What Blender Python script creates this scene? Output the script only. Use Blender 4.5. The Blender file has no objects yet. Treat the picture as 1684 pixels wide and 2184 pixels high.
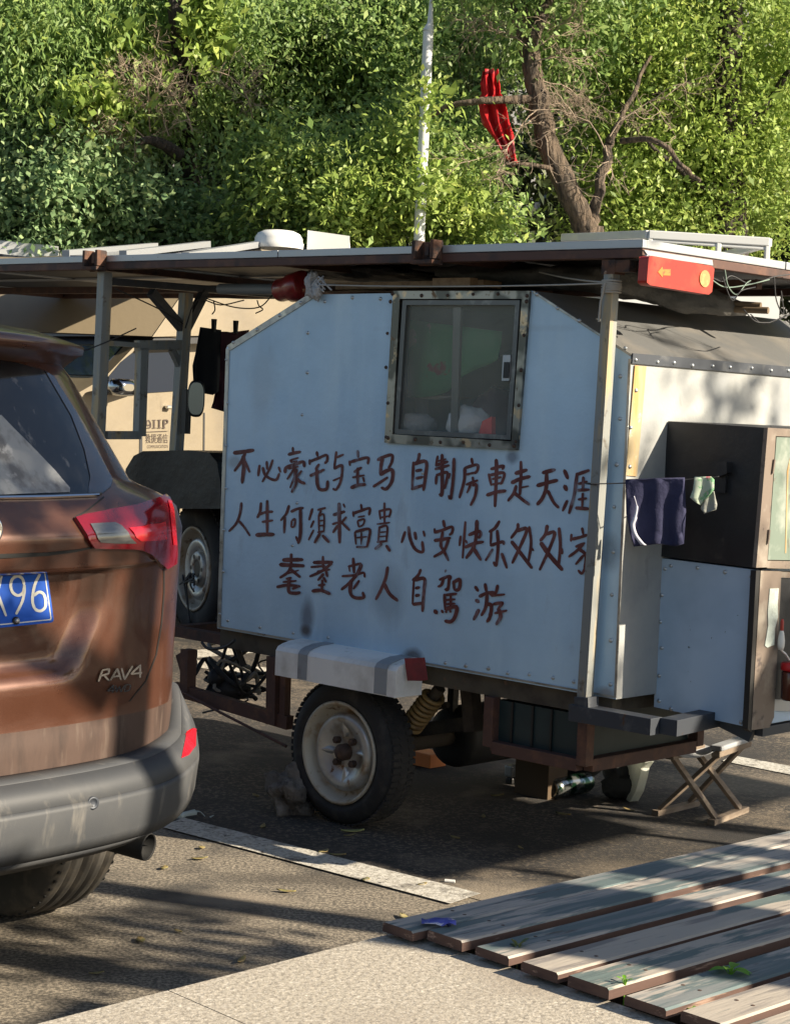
import bpy, math, random
import numpy as np
from mathutils import Vector, Matrix, noise
from mathutils.bvhtree import BVHTree
from mathutils.geometry import delaunay_2d_cdt, tessellate_polygon

rad = math.radians
random.seed(7)
rng = np.random.default_rng(11)
SC = bpy.context.scene
COL = SC.collection

# ------------------------------------------------------------------ camera
F, CX, CY, HC = 3900.0, 842.0, 1092.0, 1.5
ROLL = math.atan(0.04)
PITCH = math.atan((CY - 872.0) * math.cos(ROLL) / F)
CR, SR = math.cos(ROLL), math.sin(ROLL)
FW = Vector((0, math.cos(PITCH), -math.sin(PITCH)))
UPV = Vector((0, math.sin(PITCH), math.cos(PITCH)))
RT = Vector((1, 0, 0))
CAM = Vector((0, 0, HC))
cam_r = RT * CR + UPV * SR
cam_u = UPV * CR - RT * SR
cd = bpy.data.cameras.new("camera")
cam = bpy.data.objects.new("camera", cd)
COL.objects.link(cam)
m = Matrix.Identity(4)
for i in range(3):
    m[i][0], m[i][1], m[i][2], m[i][3] = cam_r[i], cam_u[i], -FW[i], CAM[i]
cam.matrix_world = m
cd.sensor_fit = 'HORIZONTAL'
cd.sensor_width = 36
cd.lens = 36 * F / 1684
cd.clip_start = 0.1
cd.clip_end = 500
SC.camera = cam

# ------------------------------------------------------------------ light
AZ, EL = rad(-20), rad(26.5)
SUN = Vector((math.cos(AZ) * math.cos(EL), math.sin(AZ) * math.cos(EL), math.sin(EL)))
w = bpy.data.worlds.new("World")
SC.world = w
w.use_nodes = True
wn = w.node_tree.nodes
sky = wn.new('ShaderNodeTexSky')
sky.sky_type = 'NISHITA'
sky.sun_disc = False
sky.sun_elevation = EL
sky.sun_rotation = rad(110)
wn['Background'].inputs['Strength'].default_value = 0.055
w.node_tree.links.new(sky.outputs[0], wn['Background'].inputs[0])
ld = bpy.data.lights.new("sun", 'SUN')
ld.energy = 5.0
ld.angle = rad(0.5)
ld.color = (1.0, 0.87, 0.68)
lo = bpy.data.objects.new("sun", ld)
COL.objects.link(lo)
lo.rotation_euler = SUN.to_track_quat('Z', 'Y').to_euler()
SC.view_settings.view_transform = 'Standard'
SC.view_settings.look = 'None'
SC.view_settings.gamma = 1
SC.view_settings.exposure = 1.35

# ------------------------------------------------------------------ pixel -> world helpers
def ray(px, py):
    dx, dy = px - CX, py - CY
    return (RT * (dx * CR + dy * SR) - UPV * (-dx * SR + dy * CR) + FW * F).normalized()

def on_plane(px, py, p0, n):
    r = ray(px, py)
    return CAM + r * ((p0 - CAM).dot(n) / r.dot(n))

def gnd(px, py, z=0.0):
    return on_plane(px, py, Vector((0, 0, z)), Vector((0, 0, 1)))

def at(px, py, y):
    r = ray(px, py)
    return CAM + r * (y / r.y)

def proj(p):
    d = p - CAM
    z = d.dot(FW)
    X, Y = d.dot(RT) / z * F, -d.dot(UPV) / z * F
    return (X * CR - Y * SR + CX, X * SR + Y * CR + CY)

# trailer frame: U along the long side (to the right), V away from camera
U = Vector((0.7218, -0.6921, 0)).normalized()
V = Vector((-U.y, U.x, 0))
Z = Vector((0, 0, 1))
P0 = gnd(735, 1775) + V * 0.10
def S(px, py, off=0.0):
    return on_plane(px, py, P0 - V * off, V)
CE = S(1330, 1100)
def E(px, py, off=0.0):
    return on_plane(px, py, CE + U * off, U)

# ------------------------------------------------------------------ materials
def mat(name, base, rough=0.6, metal=0.0, var=(), bump=None, coat=0.0, spec=0.5, trans=0.0, rvar=None, sss=0, coords='Object', island=None, alpha=None, spots=()):
    """var: (color, scale, lo, hi, (sx,sy,sz), detail) noise layers, painted over the base one by one"""
    M = bpy.data.materials.new(name)
    M.use_nodes = True
    nt = M.node_tree
    N, L = nt.nodes, nt.links
    b = N['Principled BSDF']
    b.inputs['Roughness'].default_value = rough
    b.inputs['Metallic'].default_value = metal
    b.inputs['Coat Weight'].default_value = coat
    b.inputs['Coat Roughness'].default_value = 0.06
    b.inputs['Specular IOR Level'].default_value = spec
    tc = N.new('ShaderNodeTexCoord')
    def nz(scale, stretch, detail, off=0.0):
        mp = N.new('ShaderNodeMapping')
        mp.inputs['Scale'].default_value = stretch
        mp.inputs['Location'].default_value = (off, off * 1.7, off * 0.6)
        L.new(tc.outputs[coords], mp.inputs[0])
        n = N.new('ShaderNodeTexNoise')
        n.inputs['Scale'].default_value = scale
        n.inputs['Detail'].default_value = detail
        n.inputs['Roughness'].default_value = 0.6
        L.new(mp.outputs[0], n.inputs['Vector'])
        return n
    def ramp(sock, lo, hi):
        r = N.new('ShaderNodeMapRange')
        r.inputs['From Min'].default_value = lo
        r.inputs['From Max'].default_value = hi
        r.clamp = True
        L.new(sock, r.inputs[0])
        return r.outputs[0]
    col = None
    rgb = N.new('ShaderNodeRGB')
    rgb.outputs[0].default_value = (*base, 1)
    col = rgb.outputs[0]
    for k, v in enumerate(var):
        c, sc, lo_, hi_ = v[:4]
        st = v[4] if len(v) > 4 else (1, 1, 1)
        de = v[5] if len(v) > 5 else 4
        mx = N.new('ShaderNodeMix')
        mx.data_type = 'RGBA'
        L.new(ramp(nz(sc, st, de, 3.1 * k + 1).outputs[0], lo_, hi_), mx.inputs[0])
        L.new(col, mx.inputs[6])
        mx.inputs[7].default_value = (*c, 1)
        col = mx.outputs[2]
    for (ctr, rr3, c, stg) in spots:
        mp = N.new('ShaderNodeMapping')
        mp.vector_type = 'TEXTURE'
        mp.inputs['Location'].default_value = ctr
        mp.inputs['Scale'].default_value = rr3
        L.new(tc.outputs['Object'], mp.inputs[0])
        ln_ = N.new('ShaderNodeVectorMath'); ln_.operation = 'LENGTH'
        L.new(mp.outputs[0], ln_.inputs[0])
        ad = N.new('ShaderNodeMath'); ad.operation = 'MULTIPLY_ADD'
        L.new(nz(9, (1, 1, 0.5), 6, 2.2).outputs[0], ad.inputs[0])
        ad.inputs[1].default_value = 0.9
        L.new(ln_.outputs['Value'], ad.inputs[2])
        mr = N.new('ShaderNodeMapRange')
        mr.inputs['From Min'].default_value = 1.45
        mr.inputs['From Max'].default_value = 0.85
        mr.inputs['To Max'].default_value = stg
        L.new(ad.outputs[0], mr.inputs[0])
        mx = N.new('ShaderNodeMix'); mx.data_type = 'RGBA'
        L.new(mr.outputs[0], mx.inputs[0])
        L.new(col, mx.inputs[6])
        mx.inputs[7].default_value = (*c, 1)
        col = mx.outputs[2]
    if island:
        g = N.new('ShaderNodeNewGeometry')
        cr = N.new('ShaderNodeValToRGB')
        els = cr.color_ramp.elements
        while len(els) < len(island):
            els.new(0.5)
        for i, (p, c) in enumerate(island):
            els[i].position = p
            els[i].color = (*c, 1)
        L.new(g.outputs['Random Per Island'], cr.inputs[0])
        mx = N.new('ShaderNodeMix')
        mx.data_type = 'RGBA'
        mx.inputs[0].default_value = 0.7
        L.new(col, mx.inputs[6])
        L.new(cr.outputs[0], mx.inputs[7])
        col = mx.outputs[2]
    L.new(col, b.inputs['Base Color'])
    if rvar:
        mr = N.new('ShaderNodeMapRange')
        L.new(nz(rvar[0], (1, 1, 1), 5, 9).outputs[0], mr.inputs[0])
        mr.inputs['From Min'].default_value = 0.3
        mr.inputs['From Max'].default_value = 0.7
        mr.inputs['To Min'].default_value = rvar[1]
        mr.inputs['To Max'].default_value = rvar[2]
        L.new(mr.outputs[0], b.inputs['Roughness'])
    if bump:
        bp = N.new('ShaderNodeBump')
        bp.inputs['Strength'].default_value = bump[1]
        bp.inputs['Distance'].default_value = bump[2] if len(bump) > 2 else 0.01
        L.new(nz(bump[0], bump[3] if len(bump) > 3 else (1, 1, 1), 6, 5).outputs[0], bp.inputs['Height'])
        L.new(bp.outputs[0], b.inputs['Normal'])
    if trans:
        t = N.new('ShaderNodeBsdfTranslucent')
        L.new(col, t.inputs[0])
        ms = N.new('ShaderNodeMixShader')
        ms.inputs[0].default_value = trans
        L.new(b.outputs[0], ms.inputs[1])
        L.new(t.outputs[0], ms.inputs[2])
        L.new(ms.outputs[0], N['Material Output'].inputs[0])
    if alpha is not None:
        t = N.new('ShaderNodeBsdfTransparent')
        ms = N.new('ShaderNodeMixShader')
        ms.inputs[0].default_value = alpha
        L.new(t.outputs[0], ms.inputs[1])
        L.new(b.outputs[0], ms.inputs[2])
        L.new(ms.outputs[0], N['Material Output'].inputs[0])
    return M

DUST = (0.30, 0.25, 0.19)
m_asphalt = mat("asphalt", (0.10, 0.088, 0.07), 0.9, var=[((0.31, 0.265, 0.205), 85, 0.42, 0.62, (1, 1, 1), 3), ((0.035, 0.03, 0.027), 150, 0.57, 0.70), ((0.035, 0.033, 0.031), 1.6, 0.50, 0.66), ((0.16, 0.13, 0.095), 2.3, 0.55, 0.75)], bump=(120, 0.35, 0.010), spots=[((-0.15, 5.72, 0), (0.5, 0.10, 1), (0.05, 0.043, 0.035), 0.65), ((-0.45, 5.45, 0), (0.25, 0.12, 1), (0.30, 0.25, 0.19), 0.5), ((-0.05, 5.35, 0), (0.2, 0.08, 1), (0.055, 0.047, 0.038), 0.5), ((-0.75, 4.75, 0), (0.2, 0.12, 1), (0.05, 0.043, 0.036), 0.5)])
m_line = mat("road_paint", (0.50, 0.48, 0.43), 0.8, var=[((0.12, 0.11, 0.10), 9, 0.57, 0.66), ((0.3, 0.28, 0.24), 70, 0.45, 0.62), ((0.08, 0.075, 0.07), 28, 0.63, 0.67)], bump=(80, 0.4, 0.01))
m_stone = mat("granite", (0.40, 0.36, 0.295), 0.8, var=[((0.25, 0.222, 0.18), 105, 0.46, 0.62, (1, 1, 1), 4), ((0.52, 0.48, 0.41), 110, 0.55, 0.65), ((0.30, 0.26, 0.21), 3, 0.5, 0.75)], bump=(85, 0.5, 0.006))
TB = P0.copy(); TB.z = 0
def spot(px, py, rx, ry, c, k):
    q = S(px, py) - TB
    return (tuple(q), (rx, rx, ry), c, k)
m_side = mat("grey_white_paint", (0.47, 0.65, 0.80), 0.5, var=[((0.37, 0.53, 0.67), 1.7, 0.40, 0.66), ((0.53, 0.69, 0.80), 7, 0.5, 0.8, (1, 1, 0.22)), ((0.30, 0.38, 0.46), 5, 0.64, 0.80, (1, 1, 0.35), 7), ((0.20, 0.14, 0.09), 24, 0.765, 0.80)], bump=(3.2, 0.35, 0.03), rvar=(6, 0.35, 0.6),
    spots=[spot(655, 1320, 0.045, 0.10, (0.13, 0.15, 0.19), 0.8), spot(652, 1345, 0.04, 0.03, (0.08, 0.07, 0.07), 0.9), spot(828, 1270, 0.10, 0.13, (0.22, 0.30, 0.38), 0.55), spot(1092, 975, 0.035, 0.03, (0.12, 0.15, 0.2), 0.75), spot(1300, 1180, 0.05, 0.08, (0.16, 0.2, 0.25), 0.6), spot(880, 1400, 0.06, 0.035, (0.10, 0.08, 0.07), 0.8), spot(500, 985, 0.05, 0.03, (0.24, 0.28, 0.31), 0.6), spot(1290, 1480, 0.05, 0.03, (0.2, 0.13, 0.08), 0.6), spot(1000, 700, 0.5, 0.02, (0.25, 0.3, 0.36), 0.3), spot(560, 820, 0.1, 0.2, (0.38, 0.48, 0.56), 0.5)])
m_end = mat("pale_paint", (0.33, 0.34, 0.335), 0.5, var=[((0.25, 0.265, 0.275), 4, 0.45, 0.7), ((0.17, 0.17, 0.17), 9, 0.62, 0.74, (1, 1, 0.5), 7), ((0.42, 0.28, 0.13), 30, 0.75, 0.8, (1, 1, 0.15))], bump=(6, 0.2, 0.03))
m_slope = mat("dull_sheet_roof", (0.12, 0.122, 0.122), 0.5, var=[((0.19, 0.175, 0.155), 3, 0.48, 0.72), ((0.06, 0.06, 0.06), 7, 0.62, 0.75)], bump=(5, 0.2, 0.03))
m_trim = mat("galvanised_trim", (0.42, 0.42, 0.40), 0.38, 0.75, var=[((0.20, 0.19, 0.17), 12, 0.5, 0.7), ((0.24, 0.15, 0.08), 30, 0.66, 0.75)], rvar=(20, 0.25, 0.6))
m_rustcream = mat("cream_strip_rust_stains", (0.36, 0.29, 0.17), 0.7, var=[((0.45, 0.24, 0.07), 7, 0.5, 0.66, (3, 3, 0.4)), ((0.6, 0.55, 0.42), 15, 0.6, 0.7)])
m_rivet = mat("rivet_metal", (0.45, 0.48, 0.50), 0.35, 0.7, var=[((0.22, 0.18, 0.14), 30, 0.55, 0.75)])
m_brown = mat("brown_primer_steel", (0.075, 0.035, 0.026), 0.7, var=[((0.13, 0.06, 0.035), 14, 0.5, 0.68), ((0.03, 0.02, 0.018), 6, 0.55, 0.7)], bump=(40, 0.2, 0.005))
m_rust = mat("rusty_bracket", (0.10, 0.045, 0.025), 0.85, var=[((0.03, 0.02, 0.018), 22, 0.45, 0.6), ((0.35, 0.24, 0.17), 30, 0.63, 0.7)], bump=(45, 0.5, 0.01))
m_alu = mat("aluminium_frame", (0.38, 0.40, 0.42), 0.42, 0.55, var=[((0.40, 0.40, 0.40), 20, 0.55, 0.75), ((0.2, 0.17, 0.14), 45, 0.69, 0.74)])
m_panelback = mat("dark_panel_underside", (0.035, 0.036, 0.04), 0.5, var=[((0.07, 0.07, 0.075), 4, 0.5, 0.7, (0.4, 3, 1))])
m_darkalu = mat("dark_aluminium_sash", (0.12, 0.125, 0.125), 0.4, 0.5, var=[((0.26, 0.26, 0.25), 12, 0.55, 0.7)])
m_solar = mat("solar_cells", (0.012, 0.014, 0.03), 0.12, 0.0, var=[((0.05, 0.05, 0.055), 12, 0.6, 0.8)])
m_post = mat("weathered_grey_post", (0.24, 0.25, 0.24), 0.55, 0.3, var=[((0.40, 0.31, 0.18), 8, 0.5, 0.64, (2, 2, 0.3)), ((0.10, 0.08, 0.06), 20, 0.6, 0.72)])
m_darksteel = mat("dark_blue_grey_steel", (0.045, 0.052, 0.065), 0.5, 0.3, var=[((0.11, 0.115, 0.12), 14, 0.55, 0.75), ((0.09, 0.045, 0.025), 25, 0.64, 0.72)])
m_blacksheet = mat("black_sheet", (0.012, 0.013, 0.016), 0.45, var=[((0.035, 0.035, 0.038), 6, 0.5, 0.8), ((0.05, 0.045, 0.04), 20, 0.66, 0.8)], bump=(14, 0.25, 0.01), rvar=(5, 0.35, 0.65))
m_lower = mat("blue_grey_panel", (0.41, 0.53, 0.67), 0.5, var=[((0.31, 0.42, 0.55), 3, 0.45, 0.7), ((0.03, 0.03, 0.03), 26, 0.70, 0.73)], bump=(5, 0.12, 0.02))
m_green = mat("worn_green_cabinet", (0.13, 0.17, 0.14), 0.6, var=[((0.24, 0.27, 0.235), 10, 0.5, 0.66), ((0.10, 0.09, 0.07), 18, 0.62, 0.73)])
m_cabframe = mat("brown_grey_cabinet_frame", (0.16, 0.125, 0.10), 0.65, var=[((0.27, 0.24, 0.20), 9, 0.5, 0.7), ((0.06, 0.045, 0.04), 20, 0.6, 0.7)])
m_tape = mat("silver_tape", (0.55, 0.62, 0.58), 0.35, 0.2, var=[((0.36, 0.40, 0.38), 20, 0.5, 0.7)], bump=(30, 0.5, 0.01))
m_tyre = mat("tyre_rubber", (0.018, 0.018, 0.019), 0.8, var=[((0.05, 0.045, 0.04), 14, 0.5, 0.72)], bump=(60, 0.2, 0.004))
m_cartyre = mat("dusty_tyre_rubber", (0.075, 0.068, 0.058), 0.9, var=[((0.14, 0.118, 0.09), 16, 0.48, 0.7)], bump=(60, 0.2, 0.004))
m_rim = mat("silver_steel_rim", (0.50, 0.50, 0.48), 0.38, 0.6, var=[((0.30, 0.25, 0.18), 9, 0.50, 0.66), ((0.20, 0.11, 0.06), 22, 0.61, 0.7)], rvar=(15, 0.28, 0.6))
m_rimcream = mat("rust_stained_rim_lip", (0.46, 0.42, 0.34), 0.55, 0.2, var=[((0.28, 0.18, 0.09), 9, 0.48, 0.66), ((0.15, 0.08, 0.04), 20, 0.6, 0.7)])
m_hub = mat("rusted_hub", (0.07, 0.045, 0.035), 0.7, 0.3, var=[((0.14, 0.08, 0.05), 40, 0.5, 0.7)])
m_guard = mat("white_sheet_guard", (0.80, 0.80, 0.78), 0.5, var=[((0.55, 0.54, 0.51), 5, 0.5, 0.7), ((0.33, 0.30, 0.27), 16, 0.66, 0.76)], bump=(9, 0.2, 0.02))
m_gaffer = mat("grey_strap", (0.27, 0.29, 0.31), 0.6, var=[((0.2, 0.2, 0.21), 15, 0.5, 0.7)])
m_redflap = mat("dark_red_flap", (0.22, 0.025, 0.03), 0.55, var=[((0.13, 0.02, 0.025), 12, 0.5, 0.7)])
m_spring = mat("tan_coil", (0.25, 0.16, 0.06), 0.6, var=[((0.12, 0.07, 0.03), 25, 0.5, 0.7)])
m_underdark = mat("grimy_underbody", (0.035, 0.028, 0.022), 0.85, var=[((0.07, 0.055, 0.04), 9, 0.5, 0.7)])
m_teal = mat("dark_teal_panel", (0.009, 0.024, 0.027), 0.5, var=[((0.016, 0.034, 0.037), 5, 0.5, 0.7)])
m_letter = mat("brown_red_brush_paint", (0.105, 0.020, 0.016), 0.6, var=[((0.17, 0.055, 0.048), 14, 0.46, 0.60, (1, 1, 0.5)), ((0.27, 0.25, 0.29), 17, 0.58, 0.70, (1, 1, 0.45), 7), ((0.06, 0.02, 0.018), 18, 0.6, 0.75)])
m_glass = mat("dusty_window_glass", (0.38, 0.41, 0.37), 0.10, alpha=0.17, var=[((0.60, 0.62, 0.57), 5, 0.5, 0.8)])
m_redlens = mat("red_lens", (0.33, 0.018, 0.009), 0.45, coat=0.05, var=[((0.36, 0.045, 0.02), 9, 0.5, 0.7), ((0.2, 0.012, 0.008), 22, 0.6, 0.72)])
m_amber = mat("amber_mark", (0.48, 0.16, 0.025), 0.5, var=[((0.36, 0.05, 0.02), 60, 0.5, 0.62)])
m_cream_lens = mat("cream_round_lens", (0.40, 0.22, 0.085), 0.4, var=[((0.55, 0.3, 0.12), 60, 0.5, 0.6)])
m_blackpl = mat("black_plastic", (0.012, 0.012, 0.012), 0.5)
m_rope = mat("grey_rope", (0.36, 0.34, 0.30), 0.9)
m_wire = mat("dark_wire", (0.03, 0.03, 0.032), 0.6)
m_greenwire = mat("green_grey_wire", (0.16, 0.22, 0.18), 0.6)
m_tarp = mat("dark_tarp", (0.055, 0.055, 0.052), 0.65, var=[((0.10, 0.095, 0.085), 6, 0.5, 0.7)], bump=(8, 0.8, 0.03))
m_wood = mat("bare_wood", (0.30, 0.19, 0.10), 0.75, var=[((0.18, 0.10, 0.05), 6, 0.45, 0.7, (1, 6, 6))], bump=(20, 0.3, 0.005))
m_greywood = mat("grey_wood", (0.17, 0.13, 0.095), 0.8, var=[((0.26, 0.21, 0.16), 9, 0.5, 0.7, (1, 1, 4))], bump=(25, 0.3, 0.005))
m_black_cloth = mat("black_cloth", (0.008, 0.008, 0.009), 0.95)
m_maroon = mat("maroon_cloth", (0.085, 0.02, 0.03), 0.9, var=[((0.05, 0.012, 0.02), 12, 0.45, 0.65, (1, 1, 0.3))])
m_navy = mat("navy_cloth", (0.02, 0.022, 0.062), 0.9, bump=(9, 0.5, 0.02), var=[((0.030, 0.032, 0.08), 7, 0.5, 0.7)])
m_whitestripe = mat("white_stripe_cloth", (0.55, 0.55, 0.62), 0.8)
m_floral = mat("floral_cloth", (0.38, 0.45, 0.36), 0.85, var=[((0.5, 0.16, 0.18), 30, 0.58, 0.64), ((0.16, 0.34, 0.18), 38, 0.56, 0.6), ((0.06, 0.14, 0.36), 24, 0.64, 0.67)])
m_greycloth = mat("grey_plastic_bag", (0.24, 0.25, 0.23), 0.6, bump=(20, 0.6, 0.01))
m_redpaint = mat("dark_red_enamel", (0.24, 0.015, 0.015), 0.35, coat=0.3, var=[((0.14, 0.012, 0.012), 14, 0.5, 0.7)])
m_rag = mat("pale_rag", (0.42, 0.41, 0.40), 0.9, bump=(25, 0.8, 0.02))
m_pipe = mat("grey_plastic_pipe", (0.16, 0.18, 0.20), 0.5)
m_white = mat("white_paint", (0.66, 0.66, 0.64), 0.45, var=[((0.66, 0.66, 0.63), 4, 0.5, 0.75)])
m_black_early = mat("soot_black_tank", (0.010, 0.010, 0.010), 0.7)
m_rock = mat("rough_rock", (0.14, 0.12, 0.10), 0.9, var=[((0.24, 0.21, 0.18), 14, 0.48, 0.66), ((0.06, 0.05, 0.045), 22, 0.55, 0.7)], bump=(24, 0.9, 0.03))

# ------------------------------------------------------------------ mesh helper
class MB:
    def __init__(s):
        s.v, s.f, s.mi, s.sm = [], [], [], []
    def add(s, vs, fs, mi=0, sm=False):
        o = len(s.v)
        s.v += [Vector(p) for p in vs]
        for f in fs:
            s.f.append([i + o for i in f])
            s.mi.append(mi)
            s.sm.append(sm)
    def box(s, c, ax, ay, az, mi=0):
        """box centred at c with half-extent vectors"""
        c = Vector(c)
        vs = [c + ax * i + ay * j + az * k for i in (-1, 1) for j in (-1, 1) for k in (-1, 1)]
        s.add(vs, [(0, 1, 3, 2), (4, 6, 7, 5), (0, 4, 5, 1), (2, 3, 7, 6), (0, 2, 6, 4), (1, 5, 7, 3)], mi)
    def prism(s, poly, d, mi=0, side=None, cap2=True):
        """polygon (3d points) swept by vector d; caps may be concave"""
        n = len(poly)
        poly = [Vector(p) for p in poly]
        a = poly + [p + d for p in poly]
        tri = tessellate_polygon([poly])
        sd = mi if side is None else side
        s.add(a, [list(t) for t in tri] + ([[i + n for i in reversed(t)] for t in tri] if cap2 else []), mi)
        s.add(a, [(i, (i + 1) % n, n + (i + 1) % n, n + i) for i in range(n)], sd)
    def bar(s, a, b, wd, up=None, ht=None, mi=0):
        """square bar from a to b"""
        a, b = Vector(a), Vector(b)
        d = (b - a)
        up = Vector(up) if up is not None else Z
        sx = d.cross(up)
        if sx.length < 1e-5:
            sx = d.cross(Vector((1, 0, 0)))
        sx.normalize()
        uy = sx.cross(d).normalized()
        ht = ht or wd
        s.box((a + b) / 2, d / 2, sx * wd / 2, uy * ht / 2, mi)
    def tube(s, pts, r, n=8, mi=0, cap=True, sm=True):
        pts = [Vector(p) for p in pts]
        if not hasattr(r, '__len__'):
            r = [r] * len(pts)
        prev = None
        vs, fs = [], []
        for i, p in enumerate(pts):
            t = (pts[min(i + 1, len(pts) - 1)] - pts[max(i - 1, 0)]).normalized()
            if prev is None:
                a = t.orthogonal().normalized()
            else:
                a = (prev - t * prev.dot(t)).normalized()
            prev = a
            b = t.cross(a)
            for k in range(n):
                q = 2 * math.pi * k / n
                vs.append(p + (a * math.cos(q) + b * math.sin(q)) * r[i])
        for i in range(len(pts) - 1):
            for k in range(n):
                fs.append((i * n + k, i * n + (k + 1) % n, (i + 1) * n + (k + 1) % n, (i + 1) * n + k))
        s.add(vs, fs, mi, sm)
        if cap:
            s.add(vs[:n], [tuple(reversed(range(n)))], mi)
            s.add(vs[-n:], [tuple(range(n))], mi)
    def lathe(s, c, ax, prof, n=40, mi=0, sm=True, closed=False):
        """prof: list of (radius, along-axis)"""
        c, ax = Vector(c), Vector(ax).normalized()
        a = ax.cross(Z)
        if a.length < 1e-4:
            a = Vector((1, 0, 0))
        a.normalize()
        b = ax.cross(a)
        vs, fs = [], []
        for (r, h) in prof:
            for k in range(n):
                q = 2 * math.pi * k / n
                vs.append(c + ax * h + (a * math.cos(q) + b * math.sin(q)) * r)
        for i in range(len(prof) - 1):
            for k in range(n):
                fs.append((i * n + k, i * n + (k + 1) % n, (i + 1) * n + (k + 1) % n, (i + 1) * n + k))
        s.add(vs, fs, mi, sm)
    def dome(s, c, nrm, r, h, mi=0):
        nrm = Vector(nrm).normalized()
        a = nrm.orthogonal().normalized()
        b = nrm.cross(a)
        vs = []
        for (rr, hh) in ((1, 0), (0.75, 0.7)):
            for k in range(8):
                q = math.pi * k / 4
                vs.append(Vector(c) + nrm * h * hh + (a * math.cos(q) + b * math.sin(q)) * r * rr)
        vs.append(Vector(c) + nrm * h)
        fs = [(k, (k + 1) % 8, 8 + (k + 1) % 8, 8 + k) for k in range(8)] + [(8 + k, 8 + (k + 1) % 8, 16) for k in range(8)]
        s.add(vs, fs, mi, True)
    def grid(s, rows, mi=0, sm=True, closed=False):
        n = len(rows[0])
        vs = [p for r in rows for p in r]
        fs = []
        for i in range(len(rows) - 1):
            for k in range(n if closed else n - 1):
                fs.append((i * n + k, i * n + (k + 1) % n, (i + 1) * n + (k + 1) % n, (i + 1) * n + k))
        s.add(vs, fs, mi, sm)
    def build(s, name, mats, parent=None, bevel=0, solid=0, weld=False, sub=0, auto=None):
        if not isinstance(mats, (list, tuple)):
            mats = [mats]
        org = Vector((0, 0, 0))
        if parent is not None:
            org = ORG[parent.name]
        me = bpy.data.meshes.new(name)
        me.from_pydata([tuple(p - org) for p in s.v], [], [tuple(f) for f in s.f])
        for mm in mats:
            me.materials.append(mm)
        me.polygons.foreach_set('material_index', s.mi)
        me.polygons.foreach_set('use_smooth', s.sm)
        me.update()
        o = bpy.data.objects.new(name, me)
        COL.objects.link(o)
        ORG[o.name] = org
        if parent is not None:
            o.parent = parent
        if weld:
            md = o.modifiers.new("weld", 'WELD')
            md.merge_threshold = 0.0005
        if solid:
            md = o.modifiers.new("solid", 'SOLIDIFY')
            md.thickness = solid
            md.offset = 0
        if bevel:
            md = o.modifiers.new("bevel", 'BEVEL')
            md.width = bevel
            md.segments = 2
            md.limit_method = 'ANGLE'
            md.angle_limit = rad(35)
        if sub:
            md = o.modifiers.new("sub", 'SUBSURF')
            md.levels = md.render_levels = sub
        return o

ORG = {}
def tag(o, label=None, cat=None, group=None, kind=None):
    if label: o['label'] = label
    if cat: o['category'] = cat
    if group: o['group'] = group
    if kind: o['kind'] = kind
    return o

def thing(name, loc, label, cat, group=None):
    o = bpy.data.objects.new(name, None)
    o.empty_display_size = 0.2
    COL.objects.link(o)
    o.location = loc
    ORG[o.name] = Vector(loc)
    return tag(o, label, cat, group)

def copy_tree(o, loc, label=None):
    c = o.copy()
    COL.objects.link(c)
    c.location = loc
    if label: c['label'] = label
    for ch in o.children:
        d = ch.copy()
        COL.objects.link(d)
        d.parent = c
        for g in ch.children:
            e = g.copy()
            COL.objects.link(e)
            e.parent = d
    return c

def spline(pts, k=4):
    """catmull-rom through 2d/3d tuples"""
    if len(pts) < 3:
        return [tuple(p) for p in pts]
    P = [np.array(p, float) for p in pts]
    P = [2 * P[0] - P[1]] + P + [2 * P[-1] - P[-2]]
    out = []
    for i in range(1, len(P) - 2):
        for j in range(k):
            t = j / k
            out.append(0.5 * ((2 * P[i]) + (-P[i - 1] + P[i + 1]) * t + (2 * P[i - 1] - 5 * P[i] + 4 * P[i + 1] - P[i + 2]) * t * t + (-P[i - 1] + 3 * P[i] - 3 * P[i + 1] + P[i + 2]) * t ** 3))
    out.append(P[-2])
    return [tuple(p) for p in out]

def brush(mb, pts, wd, place, lift, taper=0.85, mi=0):
    """one brush stroke: 2d points -> flat ribbon with rounded ends; place(x, y, lift) -> world"""
    pts = spline(pts, 5)
    if len(pts) == 2:
        a, b = np.array(pts[0]), np.array(pts[1])
        pts = [tuple(a + (b - a) * t) for t in np.linspace(0, 1, 5)]
    n = len(pts)
    wd *= 1.0 if taper == 1 or taper == 1.0 else 1.16
    L, R = [], []
    for i, p in enumerate(pts):
        a, b = pts[max(i - 1, 0)], pts[min(i + 1, n - 1)]
        dx, dy = b[0] - a[0], b[1] - a[1]
        l = math.hypot(dx, dy) or 1
        nx, ny = -dy / l, dx / l
        t = i / (n - 1)
        h = wd / 2 * (1 - (1 - taper) * t) * (0.92 + 0.16 * noise.noise(Vector((p[0] * 0.05, p[1] * 0.05, wd))))
        if i == 0 or i == n - 1: h *= 0.8
        L.append((p[0] + nx * h, p[1] + ny * h))
        R.append((p[0] - nx * h, p[1] - ny * h))
    def capend(i, sgn):
        a, b = (pts[0], pts[1]) if i == 0 else (pts[-1], pts[-2])
        dx, dy = a[0] - b[0], a[1] - b[1]
        l = math.hypot(dx, dy) or 1
        return (a[0] + dx / l * wd * 0.28, a[1] + dy / l * wd * 0.28)
    vs = [place(x, y, lift) for x, y in L] + [place(x, y, lift) for x, y in R]
    fs = [(i, i + 1, n + i + 1, n + i) for i in range(n - 1)]
    c0, c1 = capend(0, 1), capend(n - 1, 1)
    vs += [place(*c0, lift), place(*c1, lift)]
    fs += [(0, n, 2 * n), (n - 1, 2 * n + 1, 2 * n - 1)]
    mb.add(vs, fs, mi)

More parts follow.
